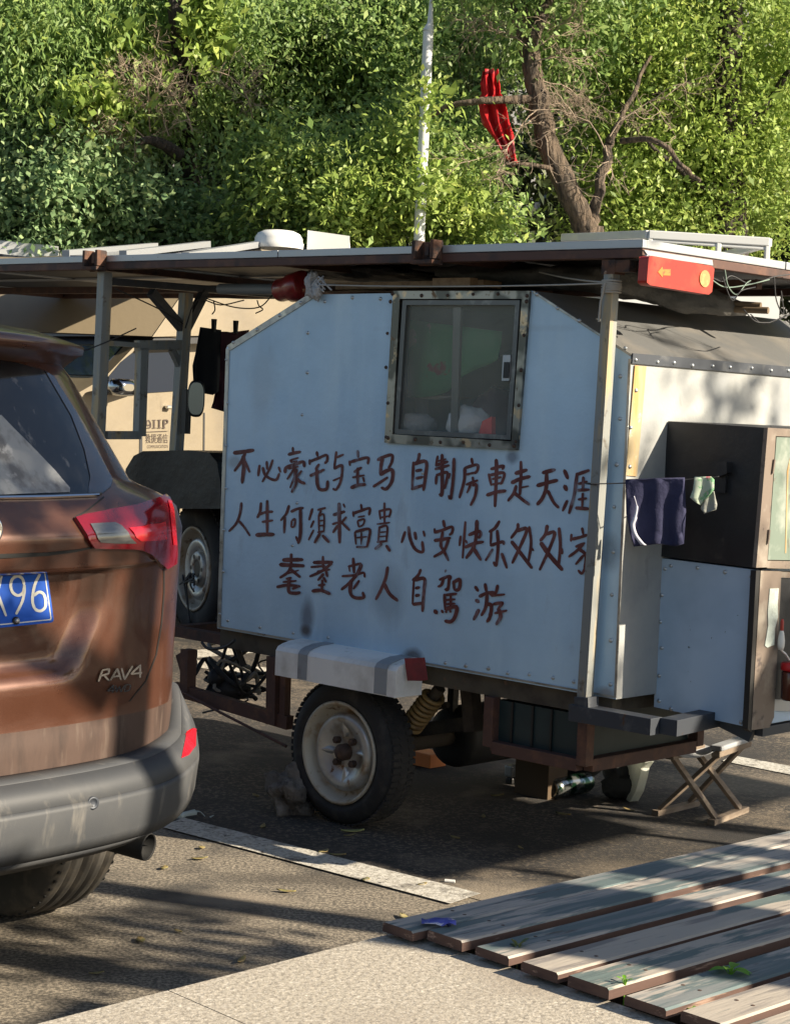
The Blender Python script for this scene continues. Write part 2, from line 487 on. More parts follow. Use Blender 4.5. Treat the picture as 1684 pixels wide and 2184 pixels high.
# ================================================================== SETTING
g = MB()
gx = [-260, -40, -8, -4, 4, 8, 40, 260]
gy = [-60, -10, 0, 4, 9, 20, 60, 300]
g.grid([[Vector((x, y, 0)) for x in gx] for y in gy], sm=False)
tag(g.build("ground", m_asphalt), kind='structure')
bay = MB()  # overlay of darker asphalt, its colour deepened for the trailer's shade
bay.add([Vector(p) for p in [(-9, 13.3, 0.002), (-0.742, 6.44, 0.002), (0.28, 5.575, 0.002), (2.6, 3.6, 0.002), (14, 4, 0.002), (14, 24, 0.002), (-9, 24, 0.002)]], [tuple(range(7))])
tag(bay.build("shaded_parking_bay", mat("shade_darkened_asphalt", (0.034, 0.030, 0.027), 0.9, var=[((0.16, 0.13, 0.095), 62, 0.50, 0.63, (1, 1, 1), 3), ((0.022, 0.02, 0.019), 1.1, 0.45, 0.62), ((0.20, 0.16, 0.115), 1.9, 0.56, 0.72, (1, 1, 1), 7), ((0.02, 0.018, 0.017), 160, 0.55, 0.66)], bump=(120, 0.35, 0.010), spots=[((0.42, 5.55, 0), (0.55, 0.28, 1), (0.24, 0.20, 0.15), 0.85), ((0.85, 5.95, 0), (0.30, 0.22, 1), (0.16, 0.13, 0.095), 0.5), ((1.7, 7.5, 0), (0.9, 0.35, 1), (0.2, 0.165, 0.125), 0.5)])), kind='structure')  # pale spots paint sunlit ground around the tip of the shadow
ln = MB()
for i, q in enumerate([
    [(391, 1744), (1024.8, 1906), (960.2, 1927.5), (343.6, 1763.6)],
    [(421, 1386), (640, 1372), (640, 1384), (421, 1403)],
    [(421, 1408), (640, 1432), (640, 1448), (421, 1424)],
    [(1560, 1611), (1990, 1690), (1990, 1714), (1540, 1623)],
    [(-400, 1290), (-100, 1330), (-100, 1345), (-400, 1300)],
]):
    ln.add([gnd(x, y, 0.006) for x, y in q], [(0, 1, 2, 3)])
tag(ln.build("parking_line", m_line), kind='structure')

# ================================================================== STONE PLINTH AND BENCH
A = gnd(860, 1985, 0.42)
Bp = gnd(80, 2184, 0.42)
Cp = gnd(1440, 2184, 0.42)
dL, dR = (Bp - A).normalized(), (Cp - A).normalized()
mb = MB()
t1 = A + dL * 0.62
poly = [A, A + dL * 2.6, A + dL * 2.6 + dR * 2.2, A + dR * 2.2]
mb.prism([A, t1, t1 + dR * 2.2, A + dR * 2.2], -Z * 0.42)
t2 = t1 + dL * 0.003
mb.prism([t2, A + dL * 2.6, A + dL * 2.6 + dR * 2.2, t2 + dR * 2.2], -Z * 0.42)
tag(mb.build("stone_plinth", m_stone, bevel=0.006), "speckled beige granite plinth in the foreground at the end of the bench slats", "plinth")

BAZ = rad(43.6)
bd = Vector((math.cos(BAZ), math.sin(BAZ), 0))
bp = Vector((bd.y, -bd.x, 0))
bench_loc = Vector((0, 0, 0)) + bd * 2.59 + bp * -2.66
bench = bpy.data.objects.new("slatted_bench", None)
COL.objects.link(bench)
bench.location = bench_loc
bench.rotation_euler = (0, 0, BAZ)
ORG[bench.name] = Vector((0, 0, 0))
tag(bench, "wide bench of parallel planks with peeling green paint beside the granite plinth", "bench")
m_slat = mat("peeling_green_plank", (0.095, 0.13, 0.132), 0.75,
             var=[((0.36, 0.325, 0.285), 16, 0.475, 0.525, (0.13, 1.0, 1.0), 12), ((0.17, 0.185, 0.185), 22, 0.52, 0.60, (0.10, 1.5, 1.5), 10), ((0.09, 0.08, 0.075), 26, 0.62, 0.70, (0.25, 2, 2))], bump=(16, 0.35, 0.006, (0.3, 3, 3)))
m_slat2 = mat("bare_weathered_plank", (0.36, 0.32, 0.27), 0.8,
             var=[((0.20, 0.18, 0.165), 15, 0.50, 0.56, (0.11, 1.4, 1.4), 12), ((0.40, 0.35, 0.29), 9, 0.55, 0.66, (0.3, 2, 2), 6), ((0.10, 0.135, 0.13), 12, 0.56, 0.60, (0.16, 1.2, 1.2), 10)], bump=(16, 0.45, 0.006, (0.3, 3, 3)))
m_slatside = mat("red_brown_plank_edge", (0.085, 0.048, 0.037), 0.85, var=[((0.055, 0.03, 0.025), 12, 0.45, 0.65, (0.3, 1, 4)), ((0.28, 0.19, 0.145), 20, 0.6, 0.7, (0.3, 1, 3))], bump=(30, 0.4, 0.004))
# (offset across, width, start along)
slats = [(-0.009, 0.088, -0.036), (0.090, 0.098, -0.005), (0.218, 0.090, 0.002), (0.344, 0.094, -0.002), (0.459, 0.100, 0.002), (0.594, 0.096, 0.004), (0.714, 0.090, 0.015), (0.832, 0.095, 0.01), (0.95, 0.095, 0.005), (1.07, 0.095, 0.01), (1.19, 0.095, 0.0)]
for i, (o_, wd, st) in enumerate(slats):
    mb = MB()
    n = 14
    rows = []
    ws = wd
    for k in range(n + 1):
        x = st + 3.2 * k / n
        j = 0.0018 * noise.noise(Vector((x * 2, i * 5.0, 0)))
        y0, y1 = -(o_ + j), -(o_ + ws + j)
        e = 0.004
        z1, z0 = 0.45 + 0.002 * math.sin(i * 2.1), 0.430
        rows.append([Vector((x, y0, z0)), Vector((x, y0, z1 - e)), Vector((x, y0 - e, z1)), Vector((x, y1 + e, z1)), Vector((x, y1, z1 - e)), Vector((x, y1, z0))])
    nr = 6
    vs = [p for r in rows for p in r]
    for k in range(n):
        for q in range(6):
            f = (k * 6 + q, (k + 1) * 6 + q, (k + 1) * 6 + (q + 1) % 6, k * 6 + (q + 1) % 6)
            mb.f.append(list(f)); mb.mi.append(0 if q in (1, 2, 3) else 1); mb.sm.append(False)
    mb.f.append([5, 4, 3, 2, 1, 0][::-1]); mb.mi.append(1); mb.sm.append(False)
    mb.f.append([n * 6 + q for q in range(6)][::-1]); mb.mi.append(1); mb.sm.append(False)
    mb.v = vs
    for xn in (0.14, 1.5):
        for yn in (0.3, 0.7):
            mb.lathe(Vector((xn + 0.004 * i % 0.01, -(o_ + ws * yn), z1)), Z, [(0.0045, 0.0003), (0.0035, 0.0008), (0, 0.0008)], 8, 2)
    mb.build("slat", [m_slat if i in (0, 1, 2, 5) else m_slat2, m_slatside, m_hub], bench)
mb = MB()
for x in (0.14, 1.5, 2.9):
    mb.box(Vector((x, -0.62, 0.389)), Vector((0.03, 0, 0)), Vector((0, 0.63, 0)), Vector((0, 0, 0.038)))
    for y in (-0.08, -1.2):
        mb.box(Vector((x, y, 0.16)), Vector((0.03, 0, 0)), Vector((0, 0.03, 0)), Vector((0, 0, 0.16)))
mb.build("support_frame", m_underdark, bench)

# ================================================================== TRAILER
TB = P0.copy(); TB.z = 0
trailer = thing("camper_trailer", TB, "homemade grey blue box camper trailer with brown brush lettering and a solar panel roof", "trailer")
W = 1.5
prof_px = [(660, 628), (1135, 620), (1345, 757), (1313, 1492), (463, 1340), (483, 740)]
prof = [S(*p) for p in prof_px]
win = [S(848, 632), S(1118, 632), S(1096, 945), S(832, 933)]
mb = MB()
tri = tessellate_polygon([prof, win])
allp = prof + win
mb.add(allp, [list(t) for t in tri], 0)
mb.add([p + V * W for p in prof], [[i for i in reversed(t)] for t in tessellate_polygon([prof])], 0)
n = len(prof)
a = prof + [p + V * W for p in prof]
side_m = {0: 2, 1: 2, 2: 1, 3: 3, 4: 0, 5: 2}
for i in range(n):
    mb.add([a[i], a[(i + 1) % n], a[n + (i + 1) % n], a[n + i]], [(0, 1, 2, 3)], side_m[i])
# inner lining, so that the box is really hollow behind its window
for i in range(4):
    mb.add([win[i], win[(i + 1) % 4], win[(i + 1) % 4] + V * 0.03, win[i] + V * 0.03], [(0, 1, 2, 3)], 3)
shell = mb.build("body", [m_side, m_end, m_slope, m_underdark], trailer)

# --- trims and rivets on the body
mb = MB()
def strip(p, q, wd, off, mi=0, pl=S, n=None):
    """flat strip between two pixel points, wd pixels wide"""
    dx, dy = q[0] - p[0], q[1] - p[1]
    l = math.hypot(dx, dy)
    nx, ny = -dy / l * wd / 2, dx / l * wd / 2
    pp_ = [pl(p[0] + nx, p[1] + ny, off), pl(q[0] + nx, q[1] + ny, off), pl(q[0] - nx, q[1] - ny, off), pl(p[0] - nx, p[1] - ny, off)]
    nn = n if n is not None else (V if pl is S else -U)
    mb.prism(pp_, nn * (off - 0.0005), mi)
strip((485, 743), (466, 1338), 7, 0.004)
strip((663, 631), (487, 742), 12, 0.004)
strip((1136, 622), (1344, 757), 5, 0.004)
strip((1342, 765), (1311, 1488), 5, 0.004)
strip((466, 1337), (1311, 1487), 4, 0.003)
mb.build("edge_trim", m_trim, trailer, bevel=0.0008)
mb = MB()
strip((1349, 764), (1790, 802), 22, 0.006, pl=E)
mb.build("eave_strip", m_darksteel, trailer, bevel=0.001)
mb = MB()
strip((1366, 780), (1346, 1015), 24, 0.004, pl=E)
mb.build("corner_strip", m_rustcream, trailer)
rivet_parent = [trailer, "rivet", None]
def rivets(p, q, n, off=0.0, pl=S, nrm=None, r=0.0075):
    nn = nrm if nrm is not None else (-V if pl is S else U)
    for k in range(n):
        t = k / max(n - 1, 1)
        x, y = p[0] + (q[0] - p[0]) * t + random.uniform(-4, 4), p[1] + (q[1] - p[1]) * t + random.uniform(-3, 3)
        mb_ = MB()
        mb_.dome(pl(x, y, off), nn, r * random.uniform(0.85, 1.1), 0.006)
        mb_.build(rivet_parent[1], rivet_parent[2] or m_rivet, rivet_parent[0])
rivets((487, 1325), (700, 1362), 4, 0)
rivets((950, 1412), (1222, 1455), 7, 0)
rivets((486, 770), (472, 1310), 7, 0.004, r=0.006)
rivets((500, 730), (640, 645), 4, 0.004)
rivets((690, 640), (810, 634), 3, 0)
rivets((1146, 628), (1330, 745), 5, 0.004)
rivets((1322, 800), (1300, 1460), 8, 0)
for p in [(655, 712), (653, 792), (645, 885), (632, 1075), (626, 1165), (905, 1012)]:
    rivets(p, p, 1)
rivets((1358, 768), (1680, 793), 9, 0.006, pl=E)
rivets((1352, 830), (1340, 995), 3, 0.004, pl=E)

# --- stains with a shape of their own, as thin paint-like patches
def blob(cx, cy, rx, ry, place, lift, n=22, seed=0, k=0.25):
    pts = []
    for i in range(n):
        q = 2 * math.pi * i / n
        s_ = 1 + k * noise.noise(Vector((math.cos(q) * 1.5 + seed, math.sin(q) * 1.5, seed)))
        pts.append(place(cx + rx * s_ * math.cos(q), cy + ry * s_ * math.sin(q), lift))
    return pts

# --- window
wroot = MB()
fr_o = [(838, 620), (1129, 620), (1102, 960), (819, 944)]
fr_i = [(852, 637), (1112, 637), (1090, 941), (836, 926)]
for i in range(4):
    j = (i + 1) % 4
    q = [S(*fr_o[i], 0.012), S(*fr_o[j], 0.012), S(*fr_i[j], 0.012), S(*fr_i[i], 0.012)]
    wroot.prism(q, V * 0.0105, 0)
m_winframe = mat("tarnished_window_frame", (0.30, 0.29, 0.26), 0.35, 0.8, var=[((0.10, 0.10, 0.09), 9, 0.47, 0.55, (1, 1, 1), 2), ((0.5, 0.38, 0.25), 13, 0.58, 0.64), ((0.10, 0.06, 0.035), 25, 0.62, 0.7)])
winf = wroot.build("window", [m_winframe], trailer, bevel=0.001)
rivet_parent[:] = [winf, 'screw', m_hub]
for (p, q, k) in [((838, 628), (1122, 628), 6), ((829, 640), (822, 930), 5), ((1121, 640), (1096, 940), 5), ((830, 936), (1092, 951), 6)]:
    rivets(p, q, k, 0.012, r=0.007)
mb = MB()
sl_o, sl_i = [(858, 640), (1108, 640), (1088, 938), (840, 925)], [(866, 650), (1098, 650), (1079, 928), (849, 915)]
for i in range(4):
    j = (i + 1) % 4
    q = [S(*sl_o[i], 0.006), S(*sl_o[j], 0.006), S(*sl_i[j], 0.006), S(*sl_i[i], 0.006)]
    mb.prism(q, V * 0.025, 0)
mb.build("sash", m_darkalu, winf, bevel=0.001)
mb = MB()
mb.prism([S(*p, -0.006) for p in [(864, 648), (1100, 648), (1080, 930), (847, 918)]], V * 0.004)
mb.build("pane", m_glass, winf)
mb = MB()
mb.prism([S(*p, 0.010) for p in [(1072, 757), (1088, 757), (1085, 812), (1069, 812)]], V * 0.008)
mb.prism([S(*p, 0.013) for p in [(1074, 772), (1086, 772), (1084, 806), (1072, 806)]], V * 0.003, 1)
mb.build("latch", [m_alu, m_blackpl], winf)
mb = MB()
mb.prism([S(*p, -0.012) for p in [(966, 655), (982, 655), (974, 925), (960, 924)]], V * 0.012)
mb.build("middle_stile", mat("dull_stile", (0.10, 0.10, 0.095), 0.4, 0.5), winf)
# things behind the window
mb = MB()
rows = []
for i in range(9):
    t = i / 8
    y = 690 + t * 150 - (1 - t) * 0
    row = []
    for k in range(13):
        s_ = k / 12
        x = 862 + s_ * 200
        yy = 680 + t * (165 - 60 * s_ + 18 * math.sin(s_ * 5)) + 26 * s_ * (1 - t)
        row.append(S(x, yy, -0.16) + V * 0.02 * math.sin(s_ * 14 + t * 2))
    rows.append(row)
mb.grid(rows)
tag(mb.build("green_curtain", mat("green_print_cloth", (0.05, 0.26, 0.10), 0.9, var=[((0.4, 0.30, 0.28), 7, 0.66, 0.69), ((0.22, 0.03, 0.03), 6, 0.66, 0.69)]), solid=0.004), "green printed curtain hanging inside the trailer window", "curtain")
mb = MB()
def lump(mb, c, rx, ry, rz, seed, amp=0.25, nu=20, nv=12, mi=0, fr=2.0):
    rows = []
    for i in range(nv + 1):
        ph = math.pi * i / nv
        row = []
        for k in range(nu):
            q = 2 * math.pi * k / nu
            d = Vector((math.sin(ph) * math.cos(q), math.sin(ph) * math.sin(q), math.cos(ph)))
            s_ = 1 + amp * noise.noise(d * fr + Vector((seed, seed * 2, 0))) + amp * 0.5 * noise.noise(d * fr * 2.7 + Vector((seed, 0, 7)))
            row.append(Vector(c) + Vector((d.x * rx, d.y * ry, d.z * rz)) * s_)
        rows.append(row)
    mb.grid(rows, mi, True, closed=True)
lump(mb, S(1000, 905, -0.075), 0.075, 0.05, 0.06, 3)
tag(mb.build("white_plastic_bag", mat("white_bag", (0.85, 0.86, 0.84), 0.4, bump=(18, 0.8, 0.02), trans=0.2)), "crumpled white plastic bag behind the trailer window pane", "bag")
mb = MB()
mb.prism([S(*p, -0.03) for p in [(1022, 918), (1028, 898), (1048, 888), (1048, 936), (1020, 932)]], V * 0.02)
tag(mb.build("red_packet", mat("bright_red_wrap", (0.85, 0.03, 0.02), 0.5, bump=(20, 0.5, 0.01)), bevel=0.004), "bright red packet beside the white bag inside the trailer window", "packet")
mb = MB()
lump(mb, S(885, 905, -0.10), 0.08, 0.05, 0.04, 9)
tag(mb.build("pale_cloth_heap", m_rag), "pale cloth heap in the lower corner inside the trailer window", "cloth")
mb = MB()
mb.prism([S(*p, -0.2) for p in [(866, 838), (962, 846), (930, 852), (866, 846)]], V * 0.12)
mb.build("inner_shelf", m_white, trailer)
mb = MB()
mb.tube([S(880, 690, -0.24), S(890, 780, -0.24), S(905, 925, -0.24)], 0.026, 10)
mb.build("inner_pipe", m_pipe, trailer)
mb = MB()
lump(mb, S(1060, 890, -0.30), 0.10, 0.08, 0.10, 12)
tag(mb.build("maroon_blanket", m_maroon), "dark maroon blanket heap behind the red packet inside the trailer", "blanket")

# --- brush lettering (pixel strokes of the sign, brought to the wall plane)
def P5(x, y, l): return S((860 + x / 2.4057) / 1.791, (1680 + y / 2.4057) / 1.791, l)
def P6(x, y, l): return S((1500 + x / 2.105) / 1.791, (1680 + y / 2.105) / 1.791, l)
def P7(x, y, l): return S((860 + x / 2.105) / 1.791, (2050 + y / 2.105) / 1.791, l)
def P8(x, y, l): return S((1400 + x / 1.871) / 1.791, (1950 + y / 1.871) / 1.791, l)
T1 = """38 80,120 150,112 258,95|28 185,120 140,210 85,285|36 165,150 170,250 155,395|26 180,195 222,295
26 315,235 302,330|26 345,255 365,320 420,360 470,365 495,310|24 380,200 385,270|22 435,185 405,270 340,385|20 490,250 505,295
22 620,70 622,115|30 580,135 635,120 690,110|26 597,188 620,205|18 602,205 660,195|18 600,185 670,165|30 548,300 560,255 640,225 715,200 725,245|20 580,265 670,245|24 640,255 570,360|28 655,270 640,330 650,400 610,480|20 640,330 595,440|22 700,285 650,350|30 650,350 690,385 730,400
26 840,110 848,150|24 775,185 775,225|26 775,200 850,170 930,140 935,190 915,215|26 860,225 830,270|28 780,330 850,300 908,272|32 840,270 845,400 870,455 930,450 940,380
24 1020,110 1000,260|22 1015,165 1085,135|26 1000,265 1060,235 1075,260 1060,380 1020,455 990,450|18 990,375 1060,345
26 1215,100 1220,160|22 1140,195 1145,235|28 1145,205 1230,180 1310,165 1310,220|28 1185,295 1250,255|28 1215,260 1215,420|22 1170,345 1275,325|20 1265,345 1275,385|32 1155,440 1220,415 1285,410
30 1400,185 1460,155 1530,140 1530,200 1500,260|34 1445,165 1430,240 1425,320|34 1425,320 1480,285 1535,280 1530,380 1480,450 1435,440|26 1360,430 1430,385 1490,345
26 148,580 135,680 100,770 35,840|24 125,745 180,810 225,880
26 328,580 320,660 295,715|26 300,690 370,665 435,660|30 385,560 385,860|24 340,755 435,740|38 285,875 360,870 445,870
26 585,605 560,680 510,740|26 548,710 540,855|26 605,660 660,635 715,625|20 610,745 605,800|20 615,740 640,730 635,790 610,805|32 690,640 690,860 670,950|22 650,890 665,935
26 800,635 770,735|22 812,745 785,805|20 810,830 765,920|22 850,645 920,625|20 880,650 860,690|18 858,690 860,840|18 860,700 905,690 905,840|16 865,745 900,740|16 865,790 900,785|22 850,850 905,840|28 870,860 820,945|30 895,880 950,940
32 995,690 1095,660|18 1085,590 1098,620|34 1045,585 1050,945|22 985,775 1030,760|26 1030,790 990,850|22 1110,710 1065,765|26 1060,750 1140,830
24 1247,595 1252,640|22 1175,660 1178,705|26 1178,675 1250,650 1325,630 1320,690|16 1220,710 1280,700|18 1215,750 1225,800|18 1215,745 1275,730 1265,780 1225,800|20 1190,850 1200,960|26 1195,845 1320,820 1320,900 1300,985|16 1205,900 1300,890|18 1250,850 1248,960|20 1205,985 1290,985
24 1462,580 1462,760|20 1415,650 1425,730|22 1415,655 1515,640 1505,710|18 1425,715 1505,700|18 1395,775 1510,760|20 1415,800 1405,930|22 1415,805 1485,795 1480,930|14 1420,850 1475,845|14 1420,890 1475,885|22 1395,940 1485,930|28 1434,957 1376,1003|28 1479,972 1511,1022"""
T2 = """26 213,110 200,170 170,195|24 165,180 155,390|28 170,195 265,175 262,290 245,405|24 185,250 230,240|24 185,310 240,298|26 150,395 240,365
20 360,130 345,210|30 395,120 395,420 375,440|26 345,205 440,175|18 365,170 425,155|24 340,235 450,205|22 350,290 345,355|24 350,285 435,262 430,330 415,390|16 458,270 450,310|26 490,150 485,300 465,465 448,450
24 632,150 640,195|24 580,225 675,200 680,240 660,270|26 578,225 572,330 535,465|20 585,280 660,262|20 640,300 645,330|22 590,360 680,325|20 625,360 595,425|26 640,365 670,365 660,450 625,525
30 830,160 832,250 820,535|26 788,235 885,210 880,235|22 770,275 790,365|24 775,285 890,265 880,330 865,355|20 800,315 870,300|20 795,360 870,345|30 755,445 830,420 905,410
26 1028,175 1030,350|32 985,270 1075,242|32 955,345 1020,315 1100,295|26 1025,330 1020,440|16 1025,385 1090,372|26 990,370 970,430 925,490|28 975,425 1040,480 1095,520
34 1205,265 1300,240|32 1160,368 1240,345 1320,325|32 1235,270 1230,390 1200,470 1160,520|26 1245,410 1290,500 1330,545
32 1378,245 1405,310|36 1380,370 1395,405|26 1400,490 1365,570|28 1475,280 1575,245|28 1480,270 1455,450 1415,590|24 1530,300 1525,400|22 1490,355 1560,335|26 1480,405 1575,400|22 1525,430 1520,550|22 1490,480 1555,470|28 1470,548 1575,555
24 98,740 70,825|26 125,700 140,800 180,880 240,900 235,820|26 175,745 185,800|20 245,735 255,775
26 405,650 415,700|18 335,715 335,750|24 335,745 400,725 475,700 475,745 455,765|28 335,810 400,800 460,790|26 400,740 385,850 415,890|26 445,805 410,890 330,940|24 405,885 445,970
22 545,775 535,850|22 582,660 560,950|18 585,810 595,830|26 610,765 690,735 705,760 690,790|30 675,650 670,760 650,860 590,950|28 580,865 650,835 725,820|30 650,875 705,965
26 855,655 820,710 775,740|22 790,735 785,840|26 785,850 880,820 890,840|26 838,730 845,850 830,1005 810,985|22 800,880 745,970|26 875,915 915,1030
26 1005,675 1000,720 950,790|28 990,735 1075,715 1040,820 960,990|32 955,820 1010,890 1115,1030|24 1095,700 1110,830 1090,975|20 1110,870 1130,890
30 1240,690 1225,760 1185,810|28 1230,760 1300,745 1260,870 1180,1045|36 1190,830 1260,930 1360,1045|26 1335,710 1345,850 1330,1020|26 1350,870 1360,915
24 1520,710 1530,760|20 1435,760 1430,815|26 1435,800 1500,785 1560,765|22 1470,860 1540,830|26 1530,835 1480,890 1415,940|28 1500,880 1550,930 1540,1040|24 1530,930 1470,1000|22 1490,1050 1520,1075 1555,1000"""
T3 = """24 530,140 530,240|34 465,188 620,185|32 440,225 530,230 630,235|24 530,240 500,290 440,330|26 520,260 600,325|14 490,300 590,270|20 490,340 530,330|18 465,365 570,355|24 415,405 500,390 600,400|28 515,340 510,440 560,455 600,450|20 540,420 590,400
22 785,160 785,250|30 710,208 860,205|20 690,245 800,235|24 855,215 770,280 680,320|18 740,280 840,265|22 810,280 820,320|22 790,300 745,350|22 790,330 810,365|22 780,350 775,430|22 750,392 800,385|30 700,438 770,432 840,460
26 1028,175 1035,290|22 990,240 1090,215|14 995,245 1000,280|28 1095,225 1060,300 1000,370 935,425|20 940,318 1040,310 1110,290 1120,325|22 1075,355 1030,420|28 1010,350 1005,450 1040,490 1110,490 1105,450
26 1305,245 1290,330 1250,430 1210,505|30 1275,375 1320,460 1385,515
24 1570,265 1550,310 1505,350|20 1515,350 1505,540|28 1520,350 1600,340 1595,450 1585,600|26 1530,415 1560,408|26 1530,475 1560,470|28 1510,545 1580,535"""
T4 = """14 565,425 560,440|22 520,495 590,470 600,490|22 550,480 535,530 510,545|24 590,480 580,560 560,565|22 620,505 625,565|26 625,510 665,495 660,560 630,570|22 555,600 560,700|22 560,605 640,595|20 600,610 600,690|18 570,640 630,635|18 570,670 630,665|28 560,705 640,690 630,760 600,795 560,790|30 485,715 500,735|20 535,715 545,730|18 565,718 570,730|18 595,715 600,728
24 775,545 795,575|26 780,640 800,655|28 800,710 765,780|24 845,525 855,580|24 805,615 860,590 910,585|24 860,600 850,690 820,750|28 855,670 890,680 880,760 860,795|22 935,535 920,590 880,600|18 890,610 985,600|22 905,670 970,660 940,700|28 940,700 955,760 925,815|20 915,735 1000,715"""
t1l, t2l = T1.split("\n"), T2.split("\n")
for rows_ in ([(l, P5) for l in t1l[:7]] + [(l, P6) for l in t2l[:7]], [(l, P5) for l in t1l[7:]] + [(l, P6) for l in t2l[7:]], [(l, P7) for l in T3.split("\n")] + [(l, P8) for l in T4.split("\n")]):
    mb = MB()
    for line, pl in rows_:
        for k, st in enumerate(line.split("|")):
            tok = st.split()
            brush(mb, [tuple(float(c) for c in q.split(",")) for q in tok[1:]], float(tok[0]), pl, 0.0012 + 0.00025 * k)
    mb.build("brush_lettering", m_letter, trailer)

# --- mudguard
def guard_profile(off_out, zt, zf, zb, lift=0.0):
    return [(0.0, zt), (0.06, zt - 0.003), (off_out - 0.03, zf + 0.010), (off_out - 0.010, zf + 0.002), (off_out, zf - 0.012), (off_out, zb)]
zt = S(700, 1372).z
q0, q1 = S(586.6, 1437.4, 0.13), S(843, 1476, 0.13)
ua, ub = (q0 - P0).dot(U), (q1 - P0).dot(U)
zb = min(q0.z, q1.z) - 0.004
zf = zt - 0.022
def guard(mb, u0, u1, lift, tilt0=0.0, mi=0):
    rows = []
    for u_, dz in ((u0, 0.0), (u1, 0.0)):
        rows.append([P0 + U * (u_ + (tilt0 * (k - 3) * 0.0)) - V * (o_ + lift) + Z * (z_ + lift) for k, (o_, z_) in enumerate(guard_profile(0.13, zt, zf, zb))])
    mb.grid(rows, mi, False)
mb = MB()
guard(mb, ua, ub, 0)
for u_ in (ua, ub):
    mb.add([P0 + U * u_ - V * o_ + Z * z_ for o_, z_ in guard_profile(0.13, zt, zf, zb)] + [P0 + U * u_ + Z * zb], [(0, 1, 2, 3, 4, 5, 6)] if u_ == ub else [(0, 1, 2, 3, 4, 5)])
gd = mb.build("mudguard", m_guard, trailer, solid=0.003)
for (x0, x1) in ((636, 655), (800, 826)):
    mb = MB()
    a0, a1 = (S(x0, 1430, 0.13) - P0).dot(U), (S(x1, 1440, 0.13) - P0).dot(U)
    guard(mb, a0, a1, 0.003)
    mb.build("strap", m_gaffer, gd, solid=0.002)
mb = MB()
f1 = lambda x, y: ((600 + x / 1.531) / 1.791, (2300 + y / 1.531) / 1.791)
mb.prism([S(*f1(*p), 0.10) for p in [(1445, 330), (1560, 325), (1578, 455), (1540, 462), (1462, 460)]], V * 0.004)
mb.build("mud_flap", m_redflap, trailer)

# --- wheels
def wheel(parent, c, axis, R=0.29, rr=0.18, wd=0.135, detail=True, tm=m_tyre, tread=True, name="wheel"):
    """axis: outward normal of the visible face; c: centre of that face"""
    axis = Vector(axis).normalized()
    mb = MB()
    prof = [(rr - 0.012, -wd + 0.01), (rr + 0.01, -wd), (R - 0.05, -wd - 0.008), (R - 0.015, -wd + 0.006), (R, -wd + 0.03), (R + 0.002, -wd / 2), (R, -0.03), (R - 0.015, -0.006), (R - 0.05, 0.008), (rr + 0.02, 0.004), (rr, -0.004), (rr - 0.012, -0.012), (rr - 0.012, -wd + 0.01)]
    mb.lathe(c, axis, prof, 56)
    if tread:
        a = axis.cross(Z).normalized() if abs(axis.z) < 0.9 else Vector((1, 0, 0))
        b = axis.cross(a)
        nb = 64
        for k in range(nb):
            for (h, q0) in ((-0.028, 0.0), (-wd / 2, 0.5), (-wd + 0.03, 0.0)):
                q = 2 * math.pi * (k + q0) / nb
                d = a * math.cos(q) + b * math.sin(q)
                t = -a * math.sin(q) + b * math.cos(q)
                sl = 0.006 if h == -wd / 2 else 0
                mb.box(c + d * (R - 0.001) + axis * h, d * 0.0036, (t * 0.0085 + axis * sl), axis * (0.016 if h != -wd / 2 else 0.020))
    wr = mb.build(name, tm, parent)
    mb = MB()
    mb.lathe(c, axis, [(rr, -0.006), (rr + 0.004, 0.004), (rr - 0.004, 0.007), (rr - 0.012, 0.0), (rr - 0.016, -0.03), (rr - 0.028, -0.045), (rr - 0.045, -0.05)], 56, 1)
    mb.lathe(c, axis, [(rr - 0.043, -0.052), (rr - 0.042, -0.030), (rr - 0.050, -0.016), (rr - 0.065, -0.012), (rr - 0.085, -0.022), (rr - 0.105, -0.036), (0.062, -0.042), (0.04, -0.040), (0.0, -0.040)], 56, 0)
    a = axis.cross(Z).normalized(); b = axis.cross(a)
    if detail:
        for k in range(4):
            q = math.pi / 2 * k + 0.05
            d = a * math.cos(q) + b * math.sin(q); t = -a * math.sin(q) + b * math.cos(q)
            rows = []
            for i in range(7):
                s_ = i / 6
                rows.append([c + d * (0.055 + 0.062 * s_) + t * (0.019 * w_ * math.sin(math.pi * min(s_ * 0.8 + 0.1, 1))) + axis * (-0.044 + (0.017 * math.cos(w_ * 1.5)) + 0.012 * s_) for w_ in (-1, -0.6, -0.2, 0.2, 0.6, 1)])
            mb.grid(rows, 0)
    mb.build("rim", [m_rim, m_rimcream], wr)
    if detail:
        mb = MB()
        mb.lathe(c, axis, [(0.030, -0.044), (0.030, -0.008), (0.022, 0.0), (0.012, 0.004), (0.0, 0.004)], 24)
        for k in range(4):
            q = math.pi / 2 * k + math.pi / 4 + 0.05
            d = a * math.cos(q) + b * math.sin(q)
            mb.lathe(c + d * 0.056, axis, [(0.0135, -0.044), (0.0135, -0.020), (0.010, -0.016), (0.0, -0.016)], 6, 0, False)
        mb.build("hub", m_hub, wr)
    return wr
wc = S(722, 1606, 0.055)
wheel(trailer, wc, -V, R=wc.z - 0.002, rr=0.183)
wc2 = wc + V * 1.35
wheel(trailer, wc2, V, R=wc.z - 0.004, detail=False, tread=False)
mb = MB()
mb.tube([wc + V * 0.1, wc2 - V * 0.1], 0.035, 10)
mb.build("axle", m_underdark, trailer)
